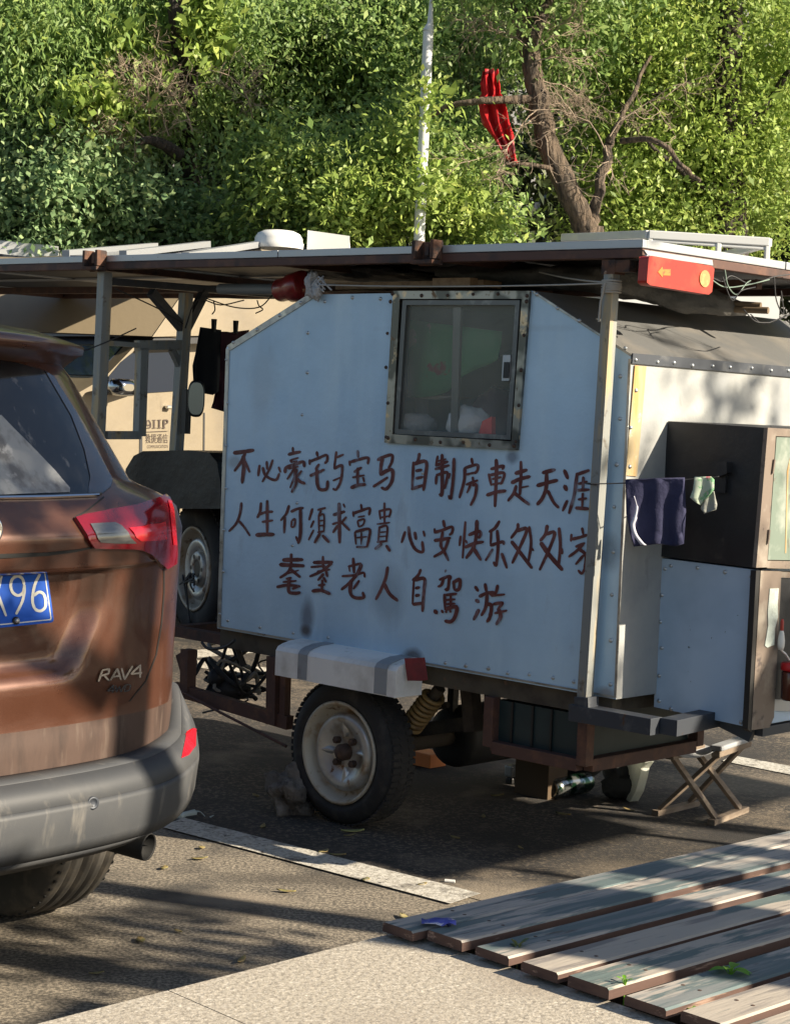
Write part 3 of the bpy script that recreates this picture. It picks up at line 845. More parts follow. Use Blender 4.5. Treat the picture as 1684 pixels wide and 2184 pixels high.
# coil springs
mb = MB()
c0, c1 = S(*f1(1475, 735), -0.12), S(*f1(1620, 545), -0.12)
ax = (c1 - c0); L_ = ax.length; axn = ax.normalized(); aa = axn.orthogonal().normalized(); bb = axn.cross(aa)
turns = 8
mb.tube([c0 + axn * L_ * t + (aa * math.cos(2 * math.pi * turns * t) + bb * math.sin(2 * math.pi * turns * t)) * 0.036 for t in np.linspace(0, 1, turns * 14)], 0.0085, 7)
sp = mb.build("coil_spring", m_spring, trailer)
mb = MB()
mb.tube([c0 - axn * 0.03, c1 + axn * 0.04], 0.022, 10)
mb.tube([S(*f1(1520, 640), -0.3), S(*f1(1700, 600), -0.3)], 0.012, 6)
mb.tube([S(1040, 1450, -0.12), S(1040, 1520, -0.12), S(1075, 1555, -0.12)], 0.014, 6)
mb.bar(S(1000, 1450, -0.2), S(1010, 1560, -0.2), 0.05)
mb.bar(S(870, 1560, -0.35), S(1100, 1530, -0.35), 0.05)
mb.build("suspension_arm", m_underdark, trailer)
mb = MB()
tkc = S(962, 1572, -0.55)
mb.lathe(tkc, -V, [(0, 0.02), (0.08, 0.018), (0.112, 0.0), (0.118, -0.02), (0.118, -0.32), (0.10, -0.34), (0, -0.35)], 36)
mb.bar(tkc + Z * 0.10, tkc + Z * 0.30, 0.03, V)
mb.build("hanging_tank", m_black_early, trailer)

# --- chassis
mb = MB()
zb_side = S(463, 1340).z
def railz(u0, u1, voff, z, wd, ht, mi=0):
    mb.bar(P0 + U * u0 + V * voff + Z * z, P0 + U * u1 + V * voff + Z * z, wd, Z, ht, mi)
railz(-0.85, 1.05, 0.05, 0.585, 0.05, 0.07)
railz(-0.85, 1.05, 1.40, 0.585, 0.05, 0.07)
for u_ in (-0.8, -0.2, 0.4, 1.0):
    mb.bar(P0 + U * u_ + V * 0.08 + Z * 0.585, P0 + U * u_ + V * 1.38 + Z * 0.585, 0.05)
m_chas = mat("olive_brown_chassis", (0.075, 0.062, 0.042), 0.75, var=[((0.04, 0.03, 0.022), 8, 0.45, 0.65), ((0.12, 0.07, 0.04), 20, 0.62, 0.7)])
mb.build("chassis_rail", m_chas, trailer)
# front platform left of the body
mb = MB()
fl = lambda x, y, o=-0.02: S(x, y, o)
uL = (S(463, 1340) - P0).dot(U)
for vo in (0.06, 1.3):
    mb.bar(P0 + U * (uL - 0.95) + V * vo + Z * 0.575, P0 + U * (uL + 0.02) + V * vo + Z * 0.575, 0.05, Z, 0.04)
mb.bar(P0 + U * (uL - 0.93) + V * 0.08 + Z * 0.575, P0 + U * (uL - 0.93) + V * 1.28 + Z * 0.575, 0.05)
mb.bar(P0 + U * (uL - 0.3) + V * 0.08 + Z * 0.575, P0 + U * (uL - 0.3) + V * 1.28 + Z * 0.575, 0.05)
mb.bar(fl(402, 1385), fl(400, 1475), 0.045)
mb.bar(fl(385, 1395), fl(398, 1440), 0.03)
mb.bar(fl(372, 1468), fl(618, 1542), 0.035, Z, 0.05)
mb.bar(fl(588, 1400), fl(586, 1545), 0.05)
mb.bar(fl(610, 1400), fl(606, 1540), 0.03)
mb.tube([fl(385, 1475, 0.02), fl(470, 1520, 0.02), fl(610, 1592, 0.02)], 0.006, 6)
mb.build("front_platform", m_brown, trailer)

# --- battery box under the body
f2 = lambda x, y: ((1400 + x / 1.871) / 1.791, (2450 + y / 1.871) / 1.791)
f3 = lambda x, y: ((2100 + x / 1.838) / 1.791, (2400 + y / 1.838) / 1.791)
bo = -0.02
cr_b = S(*f3(240, 985), bo); cr_t = S(*f3(235, 660), bo)
lf_b = S(*f2(885, 730), bo)
ub_, ul_ = (cr_b - P0).dot(U), (lf_b - P0).dot(U)
zbb = (cr_b.z + lf_b.z) / 2
ztt = 0.55
def BP(u_, v_, z_): return P0 + U * u_ + V * v_ + Z * z_
mb = MB()
mb.prism([BP(ul_ + 0.02, 0.035, zbb + 0.02), BP(ub_ - 0.02, 0.035, zbb + 0.02), BP(ub_ - 0.02, 0.62, zbb + 0.02), BP(ul_ + 0.02, 0.62, zbb + 0.02)], Z * (ztt - zbb - 0.03))
for t in (0.2, 0.42, 0.62):
    uu = ul_ + (ub_ - ul_) * t
    mb.box(BP(uu, 0.031, (zbb + ztt) / 2), U * 0.004, V * 0.003, Z * (ztt - zbb) * 0.45, 1)
bx = mb.build("battery_box", [m_teal, m_blackpl], trailer)
mb = MB()
for uu in (ul_, ub_):
    for vv in (0.02, 0.64):
        mb.bar(BP(uu, vv, zbb - 0.0), BP(uu, vv, ztt), 0.04, U)
for vv in (0.02, 0.64):
    mb.bar(BP(ul_ + 0.02, vv, zbb), BP(ub_ - 0.02, vv, zbb), 0.038, Z, 0.042)
for uu in (ul_, ub_):
    mb.bar(BP(uu, 0.04, zbb), BP(uu, 0.62, zbb), 0.038, Z, 0.042)
mb.build("box_frame", m_brown, bx, bevel=0.002)

# --- bracket bar at the corner, carries the post
mb = MB()
ba_, bb_ = S(*f3(170, 585), 0.045), S(*f3(745, 690), 0.045)
mb.bar(ba_, bb_, 0.06, Z, 0.052)
be_ = bb_ + V * 0.34
mb.bar(bb_ + V * 0.02 + U * 0.031, be_, 0.06, Z, 0.050)
mb.box(ba_ - U * 0.001, U * 0.001, V * 0.022, Z * 0.019, 1)
mb.bar(S(*f3(255, 480), 0.045), S(*f3(258, 560), 0.045), 0.055, U)
mb.build("bracket_bar", [m_darksteel, m_blackpl], trailer, bevel=0.003)

# --- posts
mb = MB()
pt, pbm = S(1305, 577, 0.045), S(1246, 1500, 0.045)
mb.bar(pt, pbm, 0.037, U)
mb.build("canopy_post", m_post, trailer, bevel=0.002)
P2t, P2b = S(224, 580, 0.03), S(205, 1010, 0.03)
d2 = (P2b - P2t).normalized()
P2e = P2t + d2 * (P2t.z - 0.58) / -d2.z
mb = MB()
mb.bar(P2t, P2e, 0.045, U)
mb.build("canopy_post", m_post, trailer, bevel=0.002)
def FPp(px, py, o=0.0):   # plane of the front end frame, across the trailer
    return on_plane(px, py, P2t + U * o, U)
p3t, p3b = FPp(397, 625), FPp(376, 960)
d3 = (p3b - p3t).normalized()
p3e = p3t + d3 * (p3t.z - 0.58) / -d3.z
mb = MB()
mb.bar(p3t, p3e, 0.045, V)
pf = mb.build("canopy_post", m_post, trailer, bevel=0.002)
mb = MB()
mb.bar(FPp(392, 705), FPp(322, 622), 0.035, U)
mb.bar(FPp(394, 705), FPp(436, 622), 0.035, U)
mb.bar(FPp(233, 600), FPp(640, 632), 0.03, U)
mb.build("brace", m_darksteel, trailer)
mb = MB()
mb.bar(FPp(292, 736), FPp(388, 735), 0.04, U)
mb.bar(FPp(303, 742), FPp(297, 930), 0.04, U)
mb.bar(FPp(226, 928), FPp(296, 928), 0.034, U)
mb.bar(FPp(366, 745), FPp(385, 785), 0.025, U)
mb.bar(FPp(214, 730), FPp(292, 736), 0.02, U)
mb.build("gate_frame", m_post, trailer)

# --- canopy of solar panels
zc = S(1370, 512, 0.06).z
cnr = S(1370, 529, 0.06)
ucr = (cnr - P0).dot(U)
ucl = ucr - 5.2
mb = MB()
dep = 1.62
zroof = 2.021
slopeu = -0.0108           # the roof rises slightly to the left
def CP(u_, v_, dz): return P0 + U * u_ - V * 0.06 + V * v_ + Z * (zroof + slopeu * (u_ - ucr) + dz)
joints = [ucr, (S(942, 530, 0.06) - P0).dot(U), (S(592, 545, 0.06) - P0).dot(U), (S(195, 560, 0.06) - P0).dot(U), ucl + 1.2, ucl]
for i in range(len(joints) - 1):
    u1, u0 = joints[i] - (0.002 if i else 0), joints[i + 1] + 0.002
    mb = MB()
    hw = 0.018
    for (va, vb) in ((0, dep / 2 - 0.004), (dep / 2 + 0.004, dep)):
        for (a_, b_) in ((CP(u0, va + 0.012, 0.0135), CP(u1, va + 0.012, 0.0135)), (CP(u0, vb - 0.012, 0.0135), CP(u1, vb - 0.012, 0.0135))):
            mb.bar(a_, b_, 0.024, Z, 0.026)
        for uu in (u0 + 0.012, u1 - 0.012):
            mb.bar(CP(uu, va + 0.024, 0.0135), CP(uu, vb - 0.024, 0.0135), 0.024, Z, 0.026)
    sp_ = mb.build("solar_panel", m_alu, trailer, bevel=0.002)
    mb = MB()
    mb.prism([CP(u0 + 0.02, 0.02, 0.014), CP(u1 - 0.02, 0.02, 0.014), CP(u1 - 0.02, dep - 0.02, 0.014), CP(u0 + 0.02, dep - 0.02, 0.014)], Z * 0.009, 0)
    mb.prism([CP(u0 + 0.02, 0.02, 0.007), CP(u1 - 0.02, 0.02, 0.007), CP(u1 - 0.02, dep - 0.02, 0.007), CP(u0 + 0.02, dep - 0.02, 0.007)], Z * 0.005, 1)
    mb.build("cell_sheet", [m_solar, m_panelback], sp_)
mb = MB()
mb.bar(CP(ucl, 0.02, -0.0155), CP(ucr, 0.02, -0.0155), 0.04, Z, 0.028)
mb.bar(CP(ucl, dep - 0.02, -0.0155), CP(ucr, dep - 0.02, -0.0155), 0.04, Z, 0.028)
for uu in (ucr - 0.02, joints[1], joints[2], joints[3], ucl + 0.02):
    mb.bar(CP(uu, 0.042, -0.0155), CP(uu, dep - 0.042, -0.0155), 0.038, Z, 0.028)
mb.bar(CP(ucl, dep * 0.5, -0.048), CP(ucr - 0.1, dep * 0.5, -0.048), 0.035, Z, 0.032)
mb.build("roof_beam", m_brown, trailer, bevel=0.002)
for (px, py) in ((910, 540), (201, 557)):
    mb = MB()
    c = S(px, py, 0.085)
    for d_ in (-0.042, 0.042):
        mb.box(c + U * d_ + Z * 0.012, U * 0.008, V * 0.024, Z * 0.032)
    mb.box(c + Z * 0.0 + V * 0.02, U * 0.05, V * 0.006, Z * 0.04)
    mb.box(c - Z * 0.03, U * 0.05, V * 0.028, Z * 0.007)
    mb.box(c + Z * 0.01 + U * 0.015, U * 0.010, V * 0.018, Z * 0.02)
    mb.build("rusty_clamp", m_rust, trailer, bevel=0.002)
mb = MB()
mb.box(pt + Z * 0.01 + V * 0.005, U * 0.026, V * 0.026, Z * 0.022)
mb.box(pt + Z * 0.012 + U * 0.05, U * 0.03, V * 0.02, Z * 0.018)
mb.build("post_cap", m_rust, trailer)

# --- tail lamp hung under the end beam
EP0 = CP(ucr, 0, 0)
def K(px, py, off=0.0):
    return on_plane(px, py, EP0 + U * off, U)
mb = MB()
lam = [(1383, 547), (1390, 545), (1517, 567), (1523, 573), (1518, 622), (1511, 628), (1386, 608), (1379, 602)]
mb.prism([K(*p, 0.075) for p in lam], -U * 0.035)
tl = mb.build("tail_lamp", m_redlens, trailer, bevel=0.006)
mb = MB()
mb.prism([K(x - 1, y, 0.040) for x, y in lam], -U * 0.03)
mb.build("lamp_housing", m_blackpl, tl, bevel=0.003)
kz = lambda x, y, o=0.0: K((2100 + x / 1.838) / 1.791, (850 + y / 1.838) / 1.791, o)
mb = MB()
mb.prism([kz(*p, 0.0765) for p in [(757, 345), (788, 308), (792, 328), (846, 326), (845, 372), (792, 370), (790, 385)]], -U * 0.001)
mb.build("arrow_mark", m_amber, tl)
mb = MB()
mb.prism([kz(1088 + 36 * math.cos(q), 393 + 60 * math.sin(q), 0.078) for q in np.linspace(0, 2 * math.pi, 24, endpoint=False)], -U * 0.002)
mb.build("round_reflector", m_cream_lens, tl)
mb = MB()
mb.prism([kz(*p, 0.03) for p in [(660, 190), (1140, 262), (1145, 300), (690, 232)]], -U * 0.008)
mb.prism([kz(*p, 0.03) for p in [(680, 225), (712, 230), (690, 440), (655, 430)]], -U * 0.008)
mb.build("lamp_bracket", m_alu, tl)
mb = MB()
mb.bar(kz(720, 215, 0.012), kz(1130, 275, 0.012), 0.02, Z, 0.012)
mb.build("lamp_strap", m_rust, tl)

# --- cabinet on the end of the trailer
vb_ = (E(1427, 898) - P0).dot(V) - 0.01
def B(px, py, off=0.0):
    return on_plane(px, py, P0 + V * (vb_ - off), V)
blk = [B(*p) for p in [(1424, 898), (1640, 913), (1613, 1212), (1402, 1186)]]
mb = MB()
mb.prism(blk, V * 0.9)
cb = mb.build("black_cabinet", m_blacksheet, trailer, bevel=0.004)
fz = lambda x, y, o=0.0: B((2100 + x / 1.838) / 1.791, (1500 + y / 1.838) / 1.791, o)
mb = MB()
mb.prism([fz(*p, 0.03) for p in [(1060, 487), (1238, 485), (1240, 565), (1185, 590), (1062, 560)]], V * 0.029)
mb.prism([fz(*p, 0.012) for p in [(1150, 585), (1235, 575), (1228, 705), (1150, 700)]], V * 0.011)
mb.build("vent_cowl", m_blacksheet, cb, bevel=0.004)
low = [B(*p, -0.006) for p in [(1405, 1190), (1613, 1216), (1598, 1552), (1394, 1508)]]
mb = MB()
mb.prism(low, V * 0.85)
lc = mb.build("lower_cabinet", m_lower, trailer, bevel=0.002)
rivet_parent[:] = [lc, 'rivet', None]
for (p, q, k) in [((1415, 1215), (1402, 1495), 6), ((1606, 1290), (1592, 1530), 4), ((1430, 1205), (1600, 1228), 4), ((1430, 1512), (1580, 1538), 3)]:
    rivets(p, q, k, -0.006, pl=B, nrm=-V)
# end face (faces right): frame, green door, shelf opening
eo = (blk[1] - P0).dot(U)
def X(px, py, off=0.0):
    return on_plane(px, py, P0 + U * (eo + off), U)
mb = MB()
def xstrip(poly, off, th, mi=0):
    mb.prism([X(*p, off) for p in poly], -U * th, mi)
xstrip([(1637, 912), (1655, 913), (1635, 1210), (1612, 1211)], 0.008, 0.014)
xstrip([(1655, 913), (1860, 924), (1860, 938), (1654, 930)], 0.008, 0.014)
xstrip([(1636, 1196), (1860, 1200), (1860, 1218), (1635, 1212)], 0.008, 0.014)
df = mb.build("door_frame", m_cabframe, trailer, bevel=0.001)
mb = MB()
xstrip([(1655.5, 932), (1860, 940), (1860, 1198), (1637, 1194)], 0.005, 0.012)
gdr = mb.build("green_door", m_green, df)
mb = MB()
xstrip([(1690, 960), (1682, 985), (1678, 1005), (1674, 1180), (1676, 1180), (1681, 1006), (1685, 986), (1692, 962), (1800, 968), (1800, 964)], 0.0065, 0.001)
xstrip([(1694, 1000), (1760, 1004), (1757, 1040), (1692, 1036)], 0.007, 0.0018)
mb.build("painted_line", m_rustcream, gdr)
mb = MB()
mb.tube([X(1651, 980, 0.012), X(1647, 1010, 0.012)], 0.004, 6)
mb.tube([X(1640, 1130, 0.012), X(1637, 1160, 0.012)], 0.004, 6)
mb.build("hinge", m_cabframe, df)
eo2 = (low[1] - P0).dot(U) + 0.0
def X2(px, py, off=0.0):
    return on_plane(px, py, P0 + U * (eo2 + off), U)
mb = MB()
mb.prism([X2(*p, 0.012) for p in [(1612, 1217), (1622, 1217), (1602, 1562), (1594, 1556)]], -U * 0.02, 1)
mb.prism([X2(*p, 0.014) for p in [(1622, 1216), (1666, 1218), (1650, 1530), (1640, 1552), (1602, 1558)]], -U * 0.02, 0)
mb.prism([X2(*p, 0.010) for p in [(1666, 1218), (1860, 1224), (1860, 1240), (1665, 1232)]], -U * 0.02, 0)
mb.prism([X2(*p, 0.012) for p in [(1650, 1492), (1860, 1500), (1860, 1524), (1648, 1516)]], -U * 0.03, 2)
mb.prism([X2(*p, 0.004) for p in [(1664, 1233), (1860, 1240), (1860, 1500), (1650, 1492)]], -U * 0.003, 3)  # flat black panel paints the dark inside of the shelf opening
lf = mb.build("cabinet_leg_frame", [m_cabframe, m_blackpl, m_alu, m_blacksheet], trailer, bevel=0.0015)
mb = MB()
fy = lambda x, y: ((2600 + x / 1.56) / 1.791, (1550 + y / 1.56) / 1.791)
mb.prism([X2(*fy(*p), 0.0165) for p in [(530, 1090), (583, 1088), (576, 1180), (578, 1260), (560, 1330), (556, 1425), (515, 1442), (500, 1430), (520, 1310), (518, 1220)]], -U * 0.002)
mb.build("silver_tape", m_tape, lf)
# angle iron under the lower cabinet
mb = MB()
mb.bar(be_ - V * 0.03 + U * 0.03, X2(1606, 1566, -0.03), 0.035, Z, 0.05)
mb.bar(X2(1606, 1562, -0.01) + V * 0.03, X2(1606, 1562, -0.01) + V * 0.8, 0.03, Z, 0.03)
mb.build("angle_iron", m_darksteel, trailer)

# --- things on the trailer roof, under the canopy
def cloth_heap(name, spans, seed, m_, label, cat, pl, rx=0.10):
    mb = MB()
    rows = []
    nn = 46
    for i in range(nn + 1):
        t = i / nn
        x = spans[0][0] + (spans[-1][0] - spans[0][0]) * t
        j = max(k for k in range(len(spans) - 1) if spans[k][0] <= x + 1e-6)
        s_ = (x - spans[j][0]) / (spans[j + 1][0] - spans[j][0])
        cy = spans[j][1] + (spans[j + 1][1] - spans[j][1]) * s_
        hh = spans[j][2] + (spans[j + 1][2] - spans[j][2]) * s_
        c = pl(x, cy)
        hh_m = hh / 620.0
        row = []
        for k in range(26):
            q = 2 * math.pi * k / 26
            d = Vector((math.cos(q), math.sin(q), t * 6))
            r_ = 1 + 0.35 * noise.noise(d * 1.6 + Vector((seed, 0, 0))) + 0.22 * noise.noise(d * 4.1 + Vector((0, seed, 0)))
            e = 1 if 0 < i < nn else 0.05
            row.append(c + V * rx * math.cos(q) * r_ * e + Z * hh_m * math.sin(q) * r_ * e)
        rows.append(row)
    mb.grid(rows, closed=True)
    return tag(mb.build(name, m_), label, cat)
cloth_heap("rolled_tarp", [(960, 592, 22), (1060, 590, 30), (1180, 592, 24), (1290, 596, 28), (1420, 620, 34), (1520, 645, 26), (1580, 660, 12)], 2.0, m_tarp, "long rolled dark tarpaulin stuffed between the trailer roof and the solar panels", "tarpaulin", lambda x, y: S(x, y, -0.30 - 0.5 * max(0, (x - 1290) / 290)), 0.11)
cloth_heap("folded_sheet", [(690, 588, 8), (760, 583, 18), (830, 580, 16), (900, 590, 9), (955, 592, 6)], 5.0, m_tarp, "dark folded sheet beside the wooden plank on the trailer roof", "sheet", lambda x, y: S(x, y, -0.42), 0.14)
mb = MB()
mb.bar(S(735, 612, -0.16), S(1050, 606, -0.16), 0.10, Z, 0.024)
tag(mb.build("wooden_plank", m_wood, bevel=0.002), "bare wooden plank lying along the top edge of the trailer roof", "plank")
mb = MB()
mb.bar(S(930, 603, -0.09), S(1010, 602, -0.09), 0.04, Z, 0.03)
tag(mb.build("wooden_batten", m_wood), "short wooden batten above the trailer window on the roof plank", "batten")
m_oldpole = mat("old_pole", (0.14, 0.10, 0.06), 0.8)
for i, (x0, y0, x1, y1) in enumerate([(1440, 640, 1622, 652), (1450, 655, 1638, 662)]):
    mb = MB()
    mb.tube([S(x0, y0, -0.72), S(x1, y1, -0.80)], 0.012, 8)
    tag(mb.build("bundled_pole", m_oldpole), ["upper of two brown poles sticking out of the rolled tarp", "lower of two brown poles sticking out of the rolled tarp"][i], "pole", "poles sticking out of the tarp")
# red cylinder, tube and rags at the front top corner
mb = MB()
ra, rb_ = S(596, 619, -0.12), S(650, 608, -0.12)
rd = (rb_ - ra)
mb.lathe(ra, rd, [(0.0, 0), (0.043, 0), (0.045, 0.01), (0.045, rd.length * 0.42), (0.055, rd.length * 0.5), (0.058, rd.length * 0.95), (0.052, rd.length), (0.0, rd.length)], 28)
tag(mb.build("red_horn", m_redpaint), "dark red cylindrical horn lying under the solar roof at the front corner of the trailer", "horn")
mb = MB()
mb.tube([S(470, 616, -0.2), S(594, 617, -0.16)], 0.022, 10)
tag(mb.build("grey_pipe", m_pipe), "short grey plastic pipe ending at the dark red horn", "pipe")
mb = MB()
lump(mb, S(663, 606, 0.0), 0.022, 0.03, 0.045, 4, 0.6)
lump(mb, S(676, 622, 0.02), 0.018, 0.02, 0.03, 6, 0.6)
for k in range(9):
    a_ = S(665, 608, 0.02)
    mb.tube([a_, a_ + U * random.uniform(0.02, 0.07) + Z * random.uniform(-0.01, 0.03) - V * 0.01, a_ + U * random.uniform(0.05, 0.11) + Z * random.uniform(-0.03, 0.04)], 0.003, 5)
tag(mb.build("knotted_rag", m_rag), "pale knotted rag and string tied beside the dark red horn", "rag")
# clothes lines
def sag(a, b, s_, n=14):
    return [a + (b - a) * (i / n) - Z * s_ * 4 * (i / n) * (1 - i / n) for i in range(n + 1)]
mb = MB()
mb.tube(sag(S(684, 607, 0.02), S(1292, 604, 0.07), 0.008), 0.0028, 5)
mb.tube(sag(S(1150, 580, -0.15), S(1296, 602, 0.07), 0.006), 0.0028, 5)
for k in range(7):
    c = pt - Z * (0.035 + 0.006 * k) 
    mb.lathe(c, Z + U * 0.1 * math.sin(k), [(0.030, 0), (0.033, 0.003), (0.030, 0.006)], 14)
mb.tube([pt - Z * 0.04 - V * 0.033, pt - Z * 0.10 - V * 0.036 - U * 0.012, pt - Z * 0.16 - V * 0.03 - U * 0.02], 0.004, 5)
tag(mb.build("clothes_line", m_rope), "taut grey rope along the top of the trailer tied round the corner post", "rope")
QA, QB = S(1262, 1032, 0.10), B(1530, 1017, 0.11)
qn = (QB - QA).cross(Z).normalized()
if qn.dot(CAM - QA) < 0: qn = -qn
def WQ(px, py, o=0.0):
    return on_plane(px, py, QA + qn * o, qn)
mb = MB()
mb.tube(sag(QA, QB, 0.004), 0.002, 5)
mb.lathe(S(1268, 1031, 0.045), d2, [(0.03, 0), (0.031, 0.002), (0.03, 0.004)], 12)
mb.tube([QA, S(1266, 1031, 0.045)], 0.002, 5)
mb.tube([QB, B(1535, 1015, 0.01)], 0.002, 5)
tag(mb.build("drying_string", m_wire), "thin dark string from the corner post to the black cabinet", "string")
mb = MB()
for k, (pts, mi) in enumerate([
    ([(1515, 590), (1540, 600), (1560, 588), (1600, 605), (1650, 590), (1684, 585)], 0),
    ([(1515, 595), (1545, 612), (1590, 608), (1640, 596)], 1),
    ([(1545, 575), (1552, 610), (1570, 628), (1590, 605), (1600, 598)], 1),
    ([(1540, 590), (1560, 640), (1580, 620), (1610, 612)], 0),
    ([(1600, 670), (1625, 690), (1660, 680), (1690, 668)], 0),
    ([(1650, 590), (1655, 640), (1670, 670), (1665, 620)], 0),
    ([(1585, 660), (1610, 685), (1640, 688)], 0)]):
    mb.tube([K(x, y, 0.02 + 0.003 * k) for x, y in spline(pts, 5)], 0.0022, 5, mi)
tag(mb.build("loose_wires", [m_wire, m_greenwire]), "tangle of loose wires trailing from the red lamp under the roof edge", "wires")
mb = MB()
for k, pts in enumerate([[(245, 615), (300, 640), (345, 662), (390, 690)], [(395, 700), (420, 640), (470, 650), (520, 640)], [(290, 700), (225, 730), (160, 755)],
                         [(455, 640), (458, 660), (452, 670)], [(440, 632), (520, 636), (592, 636)], [(548, 640), (552, 652), (560, 660), (545, 668)], [(440, 636), (500, 655), (552, 655), (580, 630)]]):
    mb.tube([FPp(x, y, 0.05) for x, y in spline(pts, 5)], 0.003, 5)
tag(mb.build("hanging_cable", m_wire), "dark cables sagging between the front posts under the solar roof", "cable")

# --- washing
def garment(name, outline, y_top, pl, m_, label, folds=6, amp=0.012, cat="garment", step=9):
    """outline in pixels -> folded sheet with thickness on plane pl"""
    xs = [p[0] for p in outline]; ys = [p[1] for p in outline]
    V2 = [Vector(p) for p in outline]
    pts = list(V2); n0 = len(pts)
    for x in np.arange(min(xs) + step / 2, max(xs), step):
        for y in np.arange(min(ys) + step / 2, max(ys), step):
            c = False; j = n0 - 1
            for i in range(n0):
                if (ys[i] > y) != (ys[j] > y) and x < (xs[j] - xs[i]) * (y - ys[i]) / (ys[j] - ys[i]) + xs[i]: c = not c
                j = i
            if c: pts.append(Vector((x, y)))
    r = delaunay_2d_cdt(pts, [(i, (i + 1) % n0) for i in range(n0)], [list(range(n0))], 1, 1e-4)
    mb = MB()
    mx, my = min(xs), min(ys)
    vs = []
    for p in r[0]:
        t = (p.y - my) / (max(ys) - my)
        o = amp * (0.3 + t) * (math.sin((p.x - mx) / (max(xs) - mx) * math.pi * folds + 2 * noise.noise(Vector((p.x * 0.02, p.y * 0.012, 0)))) + noise.noise(Vector((p.x * 0.05, p.y * 0.02, 3))))
        vs.append(pl(p.x, p.y, o))
    mb.add(vs, [list(f) for f in r[2]], 0, True)
    return tag(mb.build(name, m_, solid=0.006), label, cat)
FQ = lambda x, y, o: FPp(x, y, 0.12 + o)
f3b = lambda x, y: (x / 3.016, (850 + y / 1.684) / 1.791)
garment("black_trousers", [f3b(*p) for p in [(1288, 672), (1340, 680), (1420, 690), (1412, 900), (1402, 1085), (1370, 1105), (1300, 1095), (1248, 1055), (1238, 920), (1262, 830)]], 0, FQ, m_black_cloth, "black trousers pegged on the line at the front of the trailer")
garment("maroon_shirt", [f3b(*p) for p in [(1400, 700), (1480, 705), (1600, 690), (1560, 860), (1470, 900), (1440, 1215), (1360, 1190), (1385, 1100), (1410, 900)]], 0, lambda x, y, o: FPp(x, y, 0.03 + o), m_maroon, "maroon shirt hanging behind the black trousers", 7)
for i, (x, y) in enumerate([(1375, 665), (1515, 675)]):
    mb = MB()
    p = FPp(*f3b(x, y), 0.12)
    for d_ in (-0.006, 0.006):
        mb.bar(p + V * d_ * 0.5 + Z * 0.03 + U * d_, p - Z * 0.025 + V * d_ * 0.5 + U * d_ * 0.4, 0.011, U, 0.006)
    tag(mb.build("clothes_peg", m_blackpl), ["dark clothes peg gripping the black trousers", "dark clothes peg gripping the maroon shirt"][i], "clothes peg", "clothes pegs on the front line")
BQ = lambda x, y, o: WQ(x, y, 0.004 + o)
fzz = lambda x, y: ((2100 + x / 1.838) / 1.791, (1500 + y / 1.838) / 1.791)
sh = garment("navy_shorts", [fzz(*p) for p in [(530, 610), (740, 600), (945, 595), (952, 840), (938, 1060), (880, 1078), (760, 1062), (650, 1075), (590, 1080), (560, 980), (538, 850)]], 0, BQ, m_navy, "navy blue shorts with a white side stripe drying beside the black cabinet", 5, 0.008)
mb = MB()
pts = [(590, 725), (608, 800), (595, 880), (580, 930), (600, 1000), (655, 1070)]
L_, R_ = [], []
for k, (x, y) in enumerate(spline(pts, 5)):
    h = [3, 10, 16, 16, 16, 22][min(k // 5, 5)]
    L_.append(BQ(*fzz(x - h, y), 0.016)); R_.append(BQ(*fzz(x + h, y), 0.016))
mb.grid([L_, R_])
st_ = mb.build("side_stripe", m_whitestripe, sh, solid=0.002)
garment("floral_cloth", [fzz(*p) for p in [(1015, 590), (1130, 588), (1152, 610), (1150, 680), (1125, 710), (1055, 790), (1020, 770), (985, 735), (1005, 680)]], 0, lambda x, y, o: WQ(x, y, 0.008 + o), m_floral, "small floral printed cloth hanging from the string on the black cabinet", 3, 0.006, "cloth", 6)
garment("grey_cloth_bag", [fzz(*p) for p in [(1070, 770), (1120, 700), (1150, 690), (1172, 790), (1165, 820), (1080, 850), (1060, 815)]], 0, lambda x, y, o: WQ(x, y, -0.008 + o), m_greycloth, "small grey plastic bag hanging below the floral cloth", 3, 0.006, "bag", 6)

# --- spare wheel and covered box on the front platform
az_s = rad(210)
sn = Vector((math.cos(az_s), math.sin(az_s), 0))
sc_ = S(412, 1213, -0.30)
Rs = 0.287
mb = MB()
wheel(trailer, sc_, sn, R=Rs, rr=0.175, wd=0.15, detail=False, name="spare_wheel")
mb = MB()
aS = sn.cross(Z).normalized(); bS = sn.cross(aS)
mb.lathe(sc_ - sn * 0.034, sn, [(0.075, -0.004), (0.075, 0.012), (0.068, 0.02), (0.04, 0.02), (0.034, 0.012), (0.034, -0.01)], 32)
spw = bpy.data.objects['spare_wheel']
mb.build("hub_ring", m_rim, spw)
mb = MB()
mb.lathe(sc_ - sn * 0.018, sn, [(0.0, 0.0), (0.034, 0.0)], 20)
for k in range(6):
    q = k * math.pi / 3
    mb.lathe(sc_ - sn * 0.0125 + (aS * math.cos(q) + bS * math.sin(q)) * 0.055, sn, [(0, 0), (0.010, 0)], 8)
mb.build("hub_hole", m_blackpl, spw)
mb = MB()
for k in range(7):
    o_ = random.uniform(-0.03, 0.03)
    c0_ = sc_ + aS * o_ + sn * 0.004
    pts = [c0_ - Z * 0.02, c0_ + aS * random.uniform(-0.06, 0.06) - Z * random.uniform(0.04, 0.07) + sn * 0.02, c0_ + aS * random.uniform(-0.09, 0.09) - Z * random.uniform(0.03, 0.10) + sn * 0.015]
    if k < 2: pts += [c0_ - Z * 0.2 + sn * 0.01 + aS * 0.02 * k, c0_ - Z * 0.28 + sn * 0.012]
    mb.tube([Vector(p) for p in spline([tuple(p) for p in pts], 4)], 0.004, 5)
tag(mb.build("tie_cord", m_wire), "black cords knotted through the hub of the spare wheel", "cord")
mb = MB()
